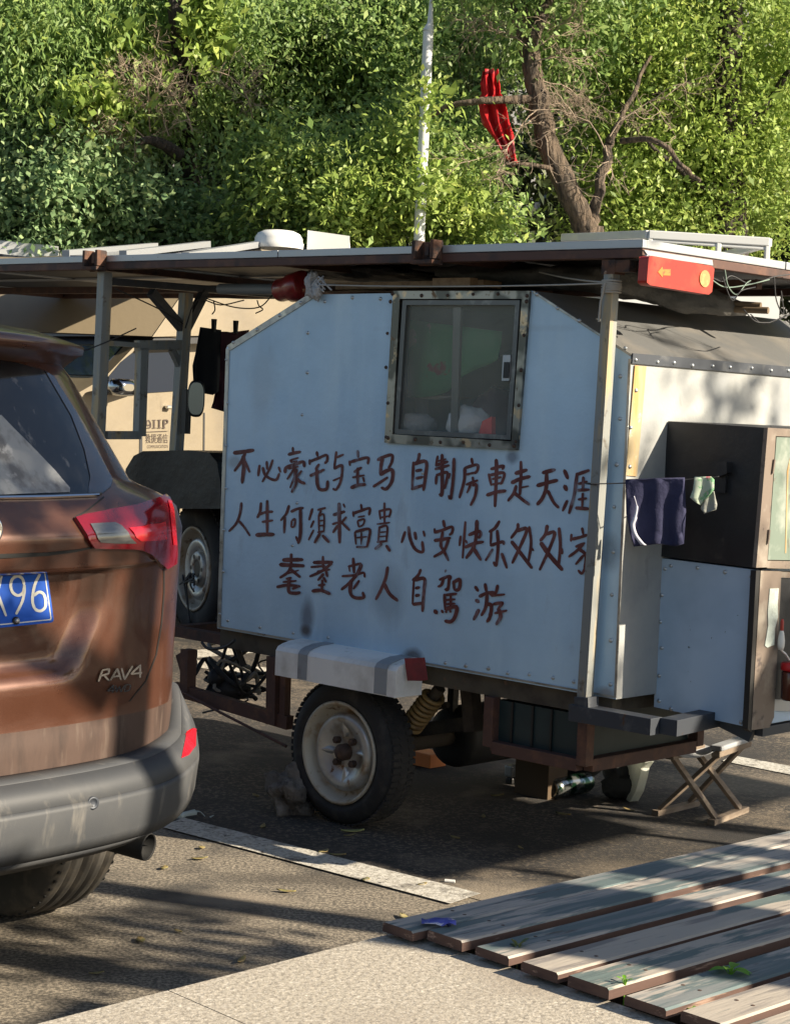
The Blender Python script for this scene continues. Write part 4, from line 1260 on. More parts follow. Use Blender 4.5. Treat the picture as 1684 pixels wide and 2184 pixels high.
ov = [(262, 1040), (268, 1000), (285, 972), (305, 962), (400, 960), (445, 965), (462, 985), (470, 1030), (470, 1085), (262, 1085)]
mb.prism([S(*p, -0.10) for p in ov], V * 0.42)
tag(mb.build("covered_box", mat("black_vinyl_cover", (0.006, 0.006, 0.007), 0.45, bump=(7, 0.3, 0.02)), bevel=0.02), "black vinyl covered box above the spare wheel on the front platform", "box")
# oval mirror on the front post
mb = MB()
mc = FPp(418, 850, 0.16)
nm = (CAM - mc).normalized(); nm.z = 0; nm.normalize()
hm = nm.cross(Z).normalized()
rows = []
for (s_, d_) in ((1.0, -0.02), (1.04, 0.0), (0.96, 0.012), (0.9, 0.012)):
    rows.append([mc + hm * 0.035 * s_ * math.copysign(abs(math.cos(q)) ** 0.7, math.cos(q)) + Z * 0.075 * s_ * math.copysign(abs(math.sin(q)) ** 0.7, math.sin(q)) + nm * d_ for q in np.linspace(0, 2 * math.pi, 28, endpoint=False)])
mb.grid(rows, 0, True, closed=True)
mb.add(rows[-1], [tuple(range(28))], 1)
mb.add(rows[0], [tuple(reversed(range(28)))], 0)
mb.bar(FPp(399, 830, 0.05), FPp(395, 925, 0.05), 0.03, U)
tag(mb.build("oval_mirror", [m_blackpl, mat("mirror_glass", (0.13, 0.17, 0.22), 0.1, 1.0)]), "oval vehicle mirror on a black arm beside the hanging black trousers", "mirror")

# --- ground clutter round the trailer
mb = MB()
rc = gnd(605, 1735)
lump(mb, rc + Z * 0.07 + V * 0.03, 0.085, 0.11, 0.10, 21, 0.55, 34, 22, fr=1.7)
for p in mb.v: p.z = max(p.z, 0.001)
tag(mb.build("wheel_chock_rock", m_rock), "rough brown rock wedged against the trailer wheel", "rock")
mb = MB()
def blk_on(px0, py0, px1, py1, h, z0, dep, pln): pass
w0 = gnd(*f2(1052, 1085))
hb = zbb - 0.021
mb.box(w0 + U * 0.085 + V * 0.06 + Z * hb * 0.22, U * 0.085, V * 0.06, Z * hb * 0.22)
tag(mb.build("timber_block", mat("dark_timber", (0.085, 0.055, 0.03), 0.85, bump=(20, 0.4, 0.006)), bevel=0.003), "dark lower timber block propping the battery box", "block", "timber blocks under the trailer")
mb = MB()
mb.box(w0 + U * 0.09 + V * 0.055 + Z * hb * 0.72, U * 0.072, V * 0.04, Z * hb * 0.279)
tag(mb.build("timber_block", m_wood, bevel=0.003), "pale upper timber block between battery box and dark block", "block", "timber blocks under the trailer")
mb = MB()
ca, cb_ = gnd(*f2(1320, 1130), 0.0), gnd(*f2(1590, 1075), 0.0)
ca.z = cb_.z = 0.042
cdv = (cb_ - ca)
Lc = cdv.length
mb.lathe(ca, cdv, [(0.0, 0.004), (0.018, 0.004), (0.020, 0.0), (0.032, 0.0), (0.040, 0.012), (0.041, 0.03), (0.041, Lc - 0.03), (0.034, Lc - 0.01), (0.026, Lc)], 26)
can = mb.build("gas_canister", mat("shiny_printed_can", (0.35, 0.37, 0.36), 0.22, 0.85, var=[((0.02, 0.07, 0.035), 12, 0.5, 0.55), ((0.5, 0.25, 0.05), 9, 0.64, 0.66)]))
tag(can, "shiny metal canister lying on the asphalt below the trailer corner", "canister")
mb = MB()
c_ = gnd(*f2(1035, 1010)) + U * 0.02
mb.box(c_ + Z * 0.055, U * 0.022, V * 0.05, Z * 0.024)
mb.box(c_ + Z * 0.015, U * 0.02, V * 0.045, Z * 0.015, 1)
tag(mb.build("silver_tin", [m_alu, m_blackpl], bevel=0.008), "small silver tin box beside the timber blocks under the trailer", "tin")
mb = MB()
bag0 = gnd(*f3(555, 1222))
bw = V * 0.11
outl = [f3(*p) for p in [(528, 950), (580, 945), (672, 938), (640, 985), (625, 1060), (600, 1150), (560, 1222), (535, 1215), (530, 1100)]]
bpl = lambda x, y, o=0.0: on_plane(x, y, bag0, (V * 0.8 + U * 0.5).normalized())
mb.prism([bpl(*p) for p in outl], V * 0.04 + U * 0.01)
tag(mb.build("white_shopping_bag", mat("thin_white_plastic", (0.75, 0.77, 0.70), 0.5, bump=(22, 0.7, 0.02), trans=0.35), bevel=0.008), "thin white shopping bag standing on the asphalt under the trailer", "bag")
mb = MB()
lump(mb, gnd(*f3(490, 1200)) + Z * 0.07, 0.07, 0.06, 0.07, 31, 0.5)
for p in mb.v: p.z = max(p.z, 0.001)
tag(mb.build("brown_sack", m_tarp), "dark brown sack leaning beside the white shopping bag", "sack")
mb = MB()
og = gnd(*f2(385, 876))
mb.box(og + Z * 0.03, U * 0.10, V * 0.05, Z * 0.03)
tag(mb.build("orange_board", mat("orange_plastic", (0.75, 0.22, 0.05), 0.5), bevel=0.004), "orange board lying on the ground behind the trailer wheel", "board")
mb = MB()
for k in range(16):
    c0_ = S(505 + random.uniform(-40, 50), 1440 + random.uniform(-30, 40), -0.2 - random.random() * 0.2)
    pts = [c0_ + Vector((random.uniform(-0.12, 0.12), random.uniform(-0.12, 0.12), random.uniform(-0.09, 0.1))) for _ in range(4)]
    mb.tube([Vector(p) for p in spline([tuple(p) for p in pts], 4)], random.choice([0.004, 0.007, 0.010]), 6, 0 if k % 5 else 1)
lump(mb, S(462, 1445, -0.2), 0.035, 0.035, 0.035, 3, 0.3)
lump(mb, S(490, 1470, -0.25), 0.08, 0.05, 0.04, 8, 0.4)
mb.tube([S(520, 1345, -0.1), S(505, 1380, -0.08), S(520, 1420, -0.1)], 0.012, 8)
mb.tube([Vector(p) for p in spline([tuple(S(x, y, 0.0)) for x, y in [(430, 1370), (445, 1384), (480, 1380), (500, 1366)]], 4)], 0.006, 6)
tag(mb.build("cable_tangle", [m_wire, m_rope]), "tangle of black cables and hoses under the front of the trailer", "cables")
# folding stool
stool = thing("folding_stool", gnd(*f3(1050, 1300)), "small folding wooden stool with crossed legs under the trailer corner", "stool")
zst = 0.255
fa0, fa1 = gnd(*f3(1128, 1388)), gnd(*f3(1372, 1292))
fb0, fb1 = gnd(*f3(735, 1322)), gnd(*f3(1030, 1248))
ta0, ta1 = gnd(*f3(835, 915), zst), gnd(*f3(1060, 850), zst)
tb0, tb1 = gnd(*f3(1160, 900), zst), gnd(*f3(1385, 820), zst)
for (p, q) in ((fa0, fa1), (fb0, fb1)):
    mb = MB(); mb.bar(p + Z * 0.012, q + Z * 0.012, 0.03, Z, 0.022); mb.build("foot_bar", m_greywood, stool, bevel=0.002)
def lerp(a, b, t): return a + (b - a) * t
for (f_0, f_1, t_0, t_1) in ((fa0, fa1, ta0, ta1), (fb0, fb1, tb0, tb1)):
    for t in (0.12, 0.82):
        mb = MB(); mb.bar(lerp(f_0, f_1, t) + Z * 0.023, lerp(t_0, t_1, t), 0.016, f_1 - f_0, 0.030); mb.build("leg", m_greywood, stool, bevel=0.002)
for (p, q) in ((ta0, ta1), (tb0, tb1)):
    mb = MB(); mb.bar(p + Z * 0.008, q + Z * 0.008, 0.035, Z, 0.025); mb.build("top_rail", m_greywood, stool, bevel=0.003)
mb = MB()
rows = []
for i in range(9):
    s_ = i / 8
    rows.append([lerp(lerp(ta0, ta1, t), lerp(tb0, tb1, t), s_) + Z * (0.023 - 0.10 * s_ * (1 - s_)) for t in np.linspace(0.02, 0.98, 5)])
mb.grid(rows)
mb.build("canvas_seat", mat("grey_canvas", (0.30, 0.31, 0.32), 0.8), stool, solid=0.003)
mb = MB()
mb.bar(tb0 + Z * 0.03, tb1 + Z * 0.028, 0.05, Z, 0.02)
mb.build("rail_wrap", m_gaffer, stool, bevel=0.006)
# jar and bottle on the cabinet shelf
f4 = lambda x, y: ((2600 + x / 1.56) / 1.791, (1550 + y / 1.56) / 1.791)
jb = X2(*f4(648, 1755), 0.05); 
jc = X2(*f4(650, 1660), 0.05)
hj = (jc - jb).length * 2
mb = MB()
mb.lathe(jb, Z, [(0.0, 0), (0.026, 0), (0.029, 0.006), (0.030, 0.085), (0.027, 0.093), (0.0, 0.093)], 26)
jar = mb.build("spice_jar", mat("brown_sauce_glass", (0.09, 0.022, 0.012), 0.15, coat=0.6))
tag(jar, "brown jar with a red lid on the cabinet shelf at the right edge", "jar")
ORG[jar.name] = Vector((0, 0, 0))
mb = MB()
mb.lathe(jb, Z, [(0.0, 0.094), (0.033, 0.094), (0.034, 0.098), (0.034, 0.114), (0.031, 0.118), (0.0, 0.118)], 26)
mb.build("lid", mat("red_lid", (0.5, 0.01, 0.015), 0.35), jar)
mb = MB()
sb = X2(*f4(594, 1455), 0.03)
mb.lathe(sb, Z, [(0.0, 0), (0.008, 0), (0.011, 0.012), (0.0115, 0.03), (0.008, 0.052), (0.005, 0.062)], 16)
bot = mb.build("squeeze_bottle", m_white)
tag(bot, "small white squeeze bottle with a red cap hanging by the cabinet frame", "bottle")
mb = MB()
mb.lathe(sb, Z, [(0.0055, 0.060), (0.0055, 0.09), (0.003, 0.097), (0, 0.097)], 12)
mb.build("cap", m_redlens, bot)
mb = MB()
mb.tube([sb, X2(*f4(622, 1480), 0.03), X2(*f4(645, 1515), 0.03)], 0.0035, 6)
mb.build("cord", m_white, bot)
# ================================================================== BROWN CAR
CA = rad(48)
CRt = Vector((math.cos(CA), math.sin(CA), 0))
CFd = Vector((-math.sin(CA), math.cos(CA), 0))
CO = Vector((-0.903, 4.183, 0))
def CW(lat, f, z): return CO + CRt * lat + CFd * f + Z * z
car = thing("parked_car", CW(0, 2.2, 0), "dusty metallic brown car parked with its red tail light beside the trailer", "car")
m_paint = mat("brown_metallic_paint", (0.074, 0.029, 0.017), 0.40, 0.38, coat=0.55, var=[((0.108, 0.045, 0.026), 900, 0.5, 0.62, (1, 1, 1), 1), ((0.090, 0.056, 0.042), 3.0, 0.52, 0.75, (1, 1, 0.8), 6), ((0.10, 0.073, 0.056), 8, 0.68, 0.78, (3, 3, 0.35), 5)], rvar=(5, 0.22, 0.48))
m_paintdust = mat("dusty_lower_paint", (0.062, 0.037, 0.028), 0.7, 0.15, var=[((0.036, 0.021, 0.016), 9, 0.45, 0.62, (1.6, 1.6, 0.35), 6), ((0.10, 0.072, 0.056), 14, 0.56, 0.7, (2, 2, 0.3), 6)])
m_bumper = mat("grey_plastic_bumper", (0.042, 0.045, 0.050), 0.62, var=[((0.064, 0.065, 0.066), 4, 0.48, 0.7, (1, 1, 0.7), 5), ((0.11, 0.105, 0.098), 9, 0.60, 0.74, (2, 2, 0.4), 5)], bump=(300, 0.12, 0.002))
m_carglass = mat("dark_tinted_glass", (0.010, 0.011, 0.013), 0.05, coat=0.3, var=[((0.055, 0.052, 0.05), 6, 0.5, 0.72, (1.3, 1.3, 0.35), 6), ((0.12, 0.115, 0.11), 22, 0.62, 0.74, (1.2, 1.2, 0.3), 6)])
m_sunlit_dust = mat("sunlit_dust", (0.24, 0.25, 0.26), 0.6, var=[((0.11, 0.11, 0.115), 12, 0.48, 0.62, (1.2, 1.2, 0.5), 7), ((0.36, 0.36, 0.36), 20, 0.60, 0.7, (1, 1, 1), 6)])
m_chrome = mat("chrome", (0.75, 0.75, 0.76), 0.12, 1.0)
m_lensr = mat("tail_lens_red", (0.16, 0.003, 0.008), 0.12, coat=1.0, var=[((0.12, 0.003, 0.008), 7, 0.5, 0.6)])
m_lensb = mat("tail_lens_bright", (0.42, 0.006, 0.012), 0.2, coat=1.0)
m_lensc = mat("clear_lens", (0.15, 0.15, 0.145), 0.18, 0.5, coat=1.0, var=[((0.12, 0.12, 0.12), 34, 0.5, 0.6, (0.6, 0.6, 2.5))])
m_black = mat("black_gap", (0.006, 0.006, 0.006), 0.7)
m_plate = mat("blue_plate", (0.003, 0.075, 0.44), 0.6, spec=0.25, var=[((0.004, 0.062, 0.36), 8, 0.5, 0.7)])
m_platew = mat("plate_white", (0.52, 0.52, 0.47), 0.5)

def sst(x, a, b):
    t = min(max((x - a) / (b - a), 0), 1)
    return t * t * (3 - 2 * t)
RZ = [0.40, 0.55, 0.66, 0.80, 1.00, 1.10, 1.16, 1.22, 1.25, 1.28, 1.40, 1.55, 1.62, 1.66, 1.69]
RE = [0.13, 0.105, 0.10, 0.095, 0.08, 0.065, 0.055, 0.075, 0.10, 0.135, 0.21, 0.30, 0.375, 0.50, 0.85]
RW = [0.87, 0.885, 0.89, 0.885, 0.88, 0.872, 0.865, 0.845, 0.80, 0.715, 0.675, 0.625, 0.60, 0.55, 0.46]
RD = [0.50, 0.50, 0.50, 0.50, 0.50, 0.50, 0.50, 0.47, 0.46, 0.45, 0.45, 0.45, 0.45, 0.40, 0.30]
RF = [4.20, 4.35, 4.35, 4.30, 4.10, 3.60, 3.20, 3.05, 3.00, 2.95, 2.65, 2.25, 2.10, 1.95, 1.60]
NR = 2.7
def rear_pt(t, z):
    e, w_, d = (np.interp(z, RZ, q) for q in (RE, RW, RD))
    s_, c_ = abs(math.sin(t)), abs(math.cos(t))
    lat = w_ * s_ ** (2 / NR) * (1 if t >= 0 else -1)
    f = e + d * (1 - c_ ** (2 / NR))
    al = abs(lat)
    rl = 0.405 - 0.07 * (1 - sst(z, 0.80, 1.0))
    f += 0.050 * (1 - sst(al, rl - 0.075, rl)) * sst(z, 0.80, 0.85) * (1 - sst(z, 1.066, 1.074))
    f += 0.014 * sst(al, 0.18, 0.62) * sst(z, 0.60 + 0.16 * sst(al, 0.25, 0.85), 0.585 + 0.16 * sst(al, 0.25, 0.85)) * 0
    f -= 0.018 * (1 - sst(al, 0.5, 0.62)) * sst(z, 1.072, 1.082) * (1 - sst(z, 1.16, 1.22))
    f += 0.012 * (1 - sst(al, 0.50, 0.60)) * sst(z, 0.63, 0.70) * (1 - sst(z, 0.70, 0.80)) * 0.6
    return lat, f
ts = [math.copysign((abs(q) ** 1.0), q) * math.pi / 2 for q in np.linspace(-1, 1, 121)]
zs = sorted(set([round(float(q), 4) for q in np.concatenate([np.linspace(0.40, 1.06, 40), np.linspace(1.06, 1.09, 8), np.linspace(1.09, 1.30, 16), np.linspace(1.3, 1.6, 14), [1.62, 1.64, 1.66, 1.675, 1.69]])]))
rows = []
for z in zs:
    F_ = float(np.interp(z, RZ, RF))
    row = [CW(*rear_pt(t, z), z) for t in ts]
    w_ = float(np.interp(z, RZ, RW))
    e_ = float(np.interp(z, RZ, RE) + np.interp(z, RZ, RD))
    for q in np.linspace(0.1, 1, 7): row.append(CW(w_, e_ + (F_ - 0.5 - e_) * q, z))
    for q in np.linspace(0.08, 0.92, 12):
        t = math.pi / 2 * (1 - 2 * q)
        row.append(CW(w_ * math.copysign(abs(math.sin(t)) ** (2 / NR), t), F_ - 0.5 * (1 - abs(math.cos(t)) ** (2 / NR)), z))
    for q in np.linspace(1, 0.1, 7): row.append(CW(-w_, e_ + (F_ - 0.5 - e_) * q, z))
    rows.append(row)
mb = MB()
mb.grid(rows, 0, True, closed=True)
nrw = len(rows[0])
for k in range(len(mb.mi)):
    i = k // nrw
    j_ = k % nrw
    al_ = abs(ts[j_]) / (math.pi / 2) if j_ < len(ts) else 1.0
    if zs[i] < 0.675: mb.mi[k] = 1
cent = CW(0, 1.3, 1.70)
mb.add(rows[-1] + [cent], [(k, (k + 1) % nrw, nrw) for k in range(nrw)], 0, True)
mb.add(rows[0], [tuple(reversed(range(nrw)))], 1)
body = mb.build("body", [m_paint, m_paintdust], car)
bvh = BVHTree.FromPolygons([tuple(p) for p in mb.v], [tuple(f) for f in mb.f])

def on_body(px, py, off=0.0, tree=None):
    tree = tree or bvh
    r = ray(px, py)
    hit, nrm, idx, dist = tree.ray_cast(CAM, r)
    if hit is None or dist > 8:
        hit, nrm, idx, dist = tree.find_nearest(CAM + r * 5.0)
    if nrm.dot(r) > 0: nrm = -nrm
    return hit + nrm * off

def inside(x, y, poly):
    c = False; j = len(poly) - 1
    for i in range(len(poly)):
        if (poly[i][1] > y) != (poly[j][1] > y) and x < (poly[j][0] - poly[i][0]) * (y - poly[i][1]) / (poly[j][1] - poly[i][1]) + poly[i][0]: c = not c
        j = i
    return c

def patch(poly, off, mi=0, mbx=None, step=9, tree=None, rim=0.006, dens=6, fn=None):
    """surface patch: outline in pixels, draped on the body, raised by off, with a rim going back to the body"""
    fn = fn or (lambda x, y, o: on_body(x, y, o, tree))
    mbx = mbx or MB()
    bp_ = []
    for i in range(len(poly)):
        a_, b_ = poly[i], poly[(i + 1) % len(poly)]
        k = max(1, int(math.hypot(b_[0] - a_[0], b_[1] - a_[1]) / dens))
        bp_ += [(a_[0] + (b_[0] - a_[0]) * j / k, a_[1] + (b_[1] - a_[1]) * j / k) for j in range(k)]
    n0 = len(bp_)
    pts = [Vector(p) for p in bp_]
    xs = [p[0] for p in poly]; ys = [p[1] for p in poly]
    for x in np.arange(min(xs) + step / 2, max(xs), step):
        for y in np.arange(min(ys) + step / 2, max(ys), step):
            if inside(x, y, poly): pts.append(Vector((x, y)))
    r = delaunay_2d_cdt(pts, [(i, (i + 1) % n0) for i in range(n0)], [list(range(n0))], 1, 1e-4)
    mbx.add([fn(p.x, p.y, off) for p in r[0]], [list(f) for f in r[2]], mi, True)
    if rim:
        up = [fn(x, y, off) for x, y in bp_]
        dn = [fn(x, y, off - rim) for x, y in bp_]
        mbx.add(up + dn, [(i, (i + 1) % n0, n0 + (i + 1) % n0, n0 + i) for i in range(n0)], mi, False)
    return mbx
z4 = lambda x, y: (x / 3.016, 949.2 + y / 3.016)
z1 = lambda x, y: (x / 4.3086, 670 + y / 4.3086)
z5 = lambda x, y: ((x / 1.666) / 1.791, (2600 + y / 1.666) / 1.791)
z2 = lambda x, y: (x / 6.032, 1172.5 + y / 6.032)
# rear window
patch([(-330, 770)] + [z1(*p) for p in [(0, 430), (150, 455), (380, 520), (480, 580), (760, 1020), (1025, 1530), (1010, 1600), (930, 1662), (400, 1685), (0, 1692)]] + [(-330, 1062)], 0.004).build("rear_window", m_carglass, car)
rw = bpy.data.objects['rear_window']
patch([(-330, 905)] + [z1(*p) for p in [(0, 935), (120, 1060), (300, 1240), (500, 1450), (600, 1570), (635, 1610), (632, 1650), (0, 1672)]] + [(-330, 1060)], 0.0055, rim=0).build("sunlit_dust", m_sunlit_dust, rw)  # dusty triangle; the sunlight on it is put into colour and outline
patch([z1(*p) for p in [(400, 530), (480, 582), (760, 1020), (1020, 1525), (1005, 1595), (930, 1655), (800, 1660), (815, 1500), (760, 1250), (640, 940)]], 0.006, rim=0.002).build("pillar_cover", mat("gloss_black_pillar", (0.03, 0.022, 0.02), 0.08, coat=1.0), rw)
patch([(-330, 1064)] + [z1(*p) for p in [(0, 1690), (400, 1685), (900, 1668), (900, 1680), (400, 1700), (0, 1706)]] + [(-330, 1068)], 0.008).build("window_trim", m_chrome, car)
# dark shut line and recess lip below the garnish
patch([(-330, 1195)] + [z4(*p) for p in [(0, 700), (300, 690), (480, 672), (588, 655), (592, 664), (480, 688), (300, 712), (0, 728)]] + [(-330, 1215)], 0.003, rim=0.002, step=5).build("shut_line", m_black, car)
patch([z4(*p) for p in [(470, 468), (560, 415), (660, 335), (668, 340), (565, 425), (478, 478)]], 0.003, rim=0.002, step=4).build("panel_gap", m_black, car)
seam = [(1052, 800), (1052, 950), (1036, 1150), (1002, 1350), (935, 1520), (830, 1650)]
patch([z4(x - 4, y) for x, y in seam] + [z4(x + 4, y) for x, y in reversed(seam)], 0.0015, rim=0.001, step=4).build("hatch_seam", m_black, car)
# tail light
tlp = [z4(*p) for p in [(470, 478), (520, 458), (700, 425), (860, 398), (1000, 358), (1040, 340), (1060, 322), (1072, 335), (1088, 400), (1102, 500), (1112, 600), (1116, 700), (1112, 760), (1052, 795), (1010, 755), (950, 700), (900, 675), (840, 665), (590, 660), (530, 570)]]
tlo = patch(tlp, 0.012, rim=0.014).build("tail_light", m_lensr, car)
patch([z4(*p) for p in [(560, 524), (720, 515), (760, 535), (800, 575), (852, 626), (740, 626), (622, 618), (590, 575)]], 0.0145, rim=0.002).build("clear_lens", m_lensc, tlo)
patch([z4(*p) for p in [(805, 545), (900, 535), (1000, 515), (1035, 500), (1045, 600), (1000, 610), (880, 612), (850, 590)]], 0.0142, rim=0.001).build("brake_lens", m_lensb, tlo)
patch([z4(*p) for p in [(1058, 372), (1082, 380), (1098, 500), (1108, 640), (1085, 640), (1070, 500)]], 0.0142, rim=0.001).build("side_lens", m_lensb, tlo)
# licence plate
pn = (-CFd * math.cos(rad(13)) + Z * math.sin(rad(13))).normalized()
pp0 = on_body(60, 1265) + pn * 0.02
def PL(x, y, l=0.0): return on_plane(x, y, pp0 + pn * l, pn)
mb = MB()
pc_ = [(-246, 1221), (92, 1200), (96, 1201), (98.6, 1205), (114.5, 1321), (113, 1326), (109, 1328), (-230, 1362)]
mb.prism([PL(x, y) for x, y in pc_], -pn * 0.003)
plo = mb.build("licence_plate", m_plate, car)
mb = MB()
inn = [(-240, 1225), (90, 1204.5), (93, 1206), (94.6, 1208), (110, 1319), (109, 1322), (106, 1323), (-226, 1356)]
mid = [(-239, 1227), (90, 1206.8), (91.5, 1207.5), (92.6, 1209), (107.6, 1318), (107, 1319.8), (105, 1320.8), (-225, 1353.5)]
a_ = [PL(x, y, 0.0008) for x, y in inn]; b_ = [PL(x, y, 0.0008) for x, y in mid]
mb.add(a_ + b_, [(i, (i + 1) % 8, 8 + (i + 1) % 8, 8 + i) for i in range(8)])
mb.build("plate_border", m_platew, plo)
mb = MB()
pl2 = lambda x, y, l: PL(*z2(x, y), l)
for k, (pts, wd) in enumerate([([(512, 318), (455, 430), (425, 560), (420, 680), (455, 765), (520, 788), (578, 745), (588, 660), (560, 570), (500, 545), (438, 590)], 40),
        ([(312, 450), (285, 370), (222, 340), (158, 380), (138, 465), (165, 550), (235, 590), (300, 545), (314, 455), (295, 640), (210, 825)], 40),
        ([(25, 330), (-110, 845)], 38), ([(-115, 340), (78, 850)], 38)]):
    brush(mb, pts, wd, pl2, 0.0012 + 0.0004 * k, taper=1.0)
mb.build("plate_characters", m_platew, plo)
for (x, y) in ((115, 245), (200, 915)):
    mb = MB()
    c_ = PL(*z2(x, y), 0.001)
    mb.lathe(c_, pn, [(0.0095, 0), (0.0095, 0.004), (0.006, 0.005)], 20, 1)
    mb.lathe(c_, pn, [(0.006, 0.005), (0.006, 0.009), (0.0045, 0.011), (0, 0.011)], 20, 0)
    mb.build("screw", [m_rivet, m_blackpl], plo)
# chrome emblem ring and lettering
mb = MB()
ec = on_body(-52, 1132)
en = (-CFd + Z * 0.1).normalized(); er = CRt; eu = er.cross(en) * -1
def ering(rx, ry, cx=0, cy=0, r=0.006):
    mb.tube([ec + en * 0.008 + er * (cx + rx * math.cos(q)) + Z * (cy + ry * math.sin(q)) for q in np.linspace(0, 2 * math.pi, 40)], r, 8, cap=False)
ering(0.062, 0.043, r=0.007); ering(0.022, 0.038, r=0.004); ering(0.042, 0.016, 0, 0.018, r=0.004)
mb.build("emblem", m_chrome, car)
mb = MB()
lets = [[(625, 1520), (650, 1447)], [(650, 1446), (693, 1439)], [(693, 1439), (688, 1468)], [(688, 1468), (642, 1482)], [(662, 1484), (690, 1515)],
        [(698, 1512), (742, 1436)], [(742, 1436), (764, 1506)], [(715, 1488), (758, 1482)],
        [(768, 1434), (786, 1505)], [(786, 1505), (836, 1420)],
        [(884, 1492), (886, 1412)], [(886, 1412), (826, 1470)], [(826, 1470), (894, 1463)]]
for k, p in enumerate(lets):
    brush(mb, p, 13, lambda x, y, l: on_body(*z4(x, y), l), 0.005 + 0.0003 * k, taper=1)
lets = [[(714, 1590), (722, 1542)], [(722, 1542), (680, 1580)], [(680, 1580), (726, 1574)], [(732, 1545), (736, 1586)], [(736, 1586), (756, 1550)], [(756, 1550), (764, 1585)], [(764, 1585), (790, 1540)], [(785, 1582), (797, 1538)], [(797, 1538), (824, 1542), (815, 1572), (785, 1582)]]
for k, p in enumerate(lets):
    brush(mb, p, 9, lambda x, y, l: on_body(*z4(x, y), l), 0.005 + 0.0003 * k, taper=1)
mb.build("badge_lettering", m_chrome, car)
# bumper
rows_b = []
tb = np.linspace(-1, 1, 101) * math.pi / 2
prof_b = [(1.0, 0.115), (0.985, 0.03), (0.72, -0.008), (0.66, -0.012), (0.30, 0.0), (0.17, 0.012), (0.0, 0.075), (-0.06, 0.16), (-0.05, 0.4)]
for (fr, eo_) in prof_b:
    row = []
    for t in tb:
        k = sst(abs(t), 1.05, 1.40)
        ztop = 0.585 + 0.115 * sst(abs(t), 1.0, 1.32) + 0.02 * sst(abs(t), 0.5, 1.0)
        zbot = 0.355 + 0.05 * sst(abs(t), 0.5, 1.2)
        z = zbot + (ztop - zbot) * fr
        w_ = 0.895 - (0.03 if fr >= 0.985 else 0) - (0.06 if fr < 0.1 else 0) - (0.02 if fr == 1.0 else 0)
        d_ = 0.50
        s_, c_ = abs(math.sin(t)), abs(math.cos(t))
        e_ = eo_ * (1 - 0.55 * k)
        row.append(CW(w_ * s_ ** (2 / NR) * (1 if t >= 0 else -1), e_ + d_ * (1 - c_ ** (2 / NR)), z))
    for q in (0.62, 0.70): 
        z = row[-1].z
    rows_b.append(row)
mb = MB()
for i0, i1 in ((0, 1), (1, 2), (2, 5), (5, 6), (6, 8)):
    mb.grid(rows_b[i0:i1 + 1])
bum = mb.build("bumper", m_bumper, car, solid=0.004)
bvb = BVHTree.FromPolygons([tuple(p) for p in mb.v], [tuple(f) for f in mb.f])
patch([z5(*p) for p in [(1148, 498), (1182, 328), (1243, 292), (1240, 420), (1195, 478)]], 0.004, tree=bvb, step=5, rim=0.008).build("reflector", m_lensb, bum)
sc2 = on_body(*z5(588, 780), 0.0, bvb)
sn2 = (CAM - sc2).normalized() * 0.3 - CFd; sn2.normalize()
mb = MB()
mb.lathe(sc2, sn2, [(0.016, -0.004), (0.016, 0.004), (0.011, 0.005), (0.010, 0.003), (0.0, 0.004)], 24)
mb.build("parking_sensor", m_darksteel, bum)
# spoiler
mb = MB()
top, lip, low_, und = [], [], [], []
for s_ in np.linspace(-1, 1, 41):
    a_ = abs(s_)
    lat = 0.58 * s_
    ed = a_ ** 6
    fl_ = 0.21 + 0.24 * a_ ** 2.2
    dz = -0.012 * a_ ** 2
    top.append([CW(lat * 0.93, 1.1, 1.725 + dz * 3), CW(lat * 0.97, 0.65, 1.700 + dz * 2), CW(lat, fl_ + 0.05, 1.655 + dz), CW(lat, fl_, 1.643 + dz), CW(lat, fl_ + 0.004, 1.622 + dz), CW(lat * (1 - 0.02 * ed), fl_ + 0.02, 1.612 + dz), CW(lat * (1 - 0.07 * ed), 0.38 + 0.16 * a_ ** 2.5, 1.570 + dz * 2)])
mb.grid(top)
mb.add(top[0], [tuple(range(7))]); mb.add(top[-1], [tuple(reversed(range(7)))])
mb.build("spoiler", m_paint, car)
# side windows (both flanks) and dark cladding
for sg in (-1, 1):
    mb = MB()
    q = [(1.02, 1.30), (2.55, 1.30), (2.05, 1.56), (1.05, 1.57)]
    vs = []
    for f_, z in q:
        vs.append(CW(sg * (float(np.interp(z, RZ, RW)) + 0.004), f_, z))
    mb.prism(vs, CRt * sg * 0.004)
    mb.build("side_window", m_carglass, car)
    mb = MB()
    for f_ in (0.82, 3.46):
        mb.prism([CW(sg * 0.882, f_ + 0.40 * math.cos(q_), 0.345 + 0.40 * math.sin(q_)) for q_ in np.linspace(0, math.pi, 18)], CRt * sg * 0.012)
    mb.build("wheel_arch", m_black, car)
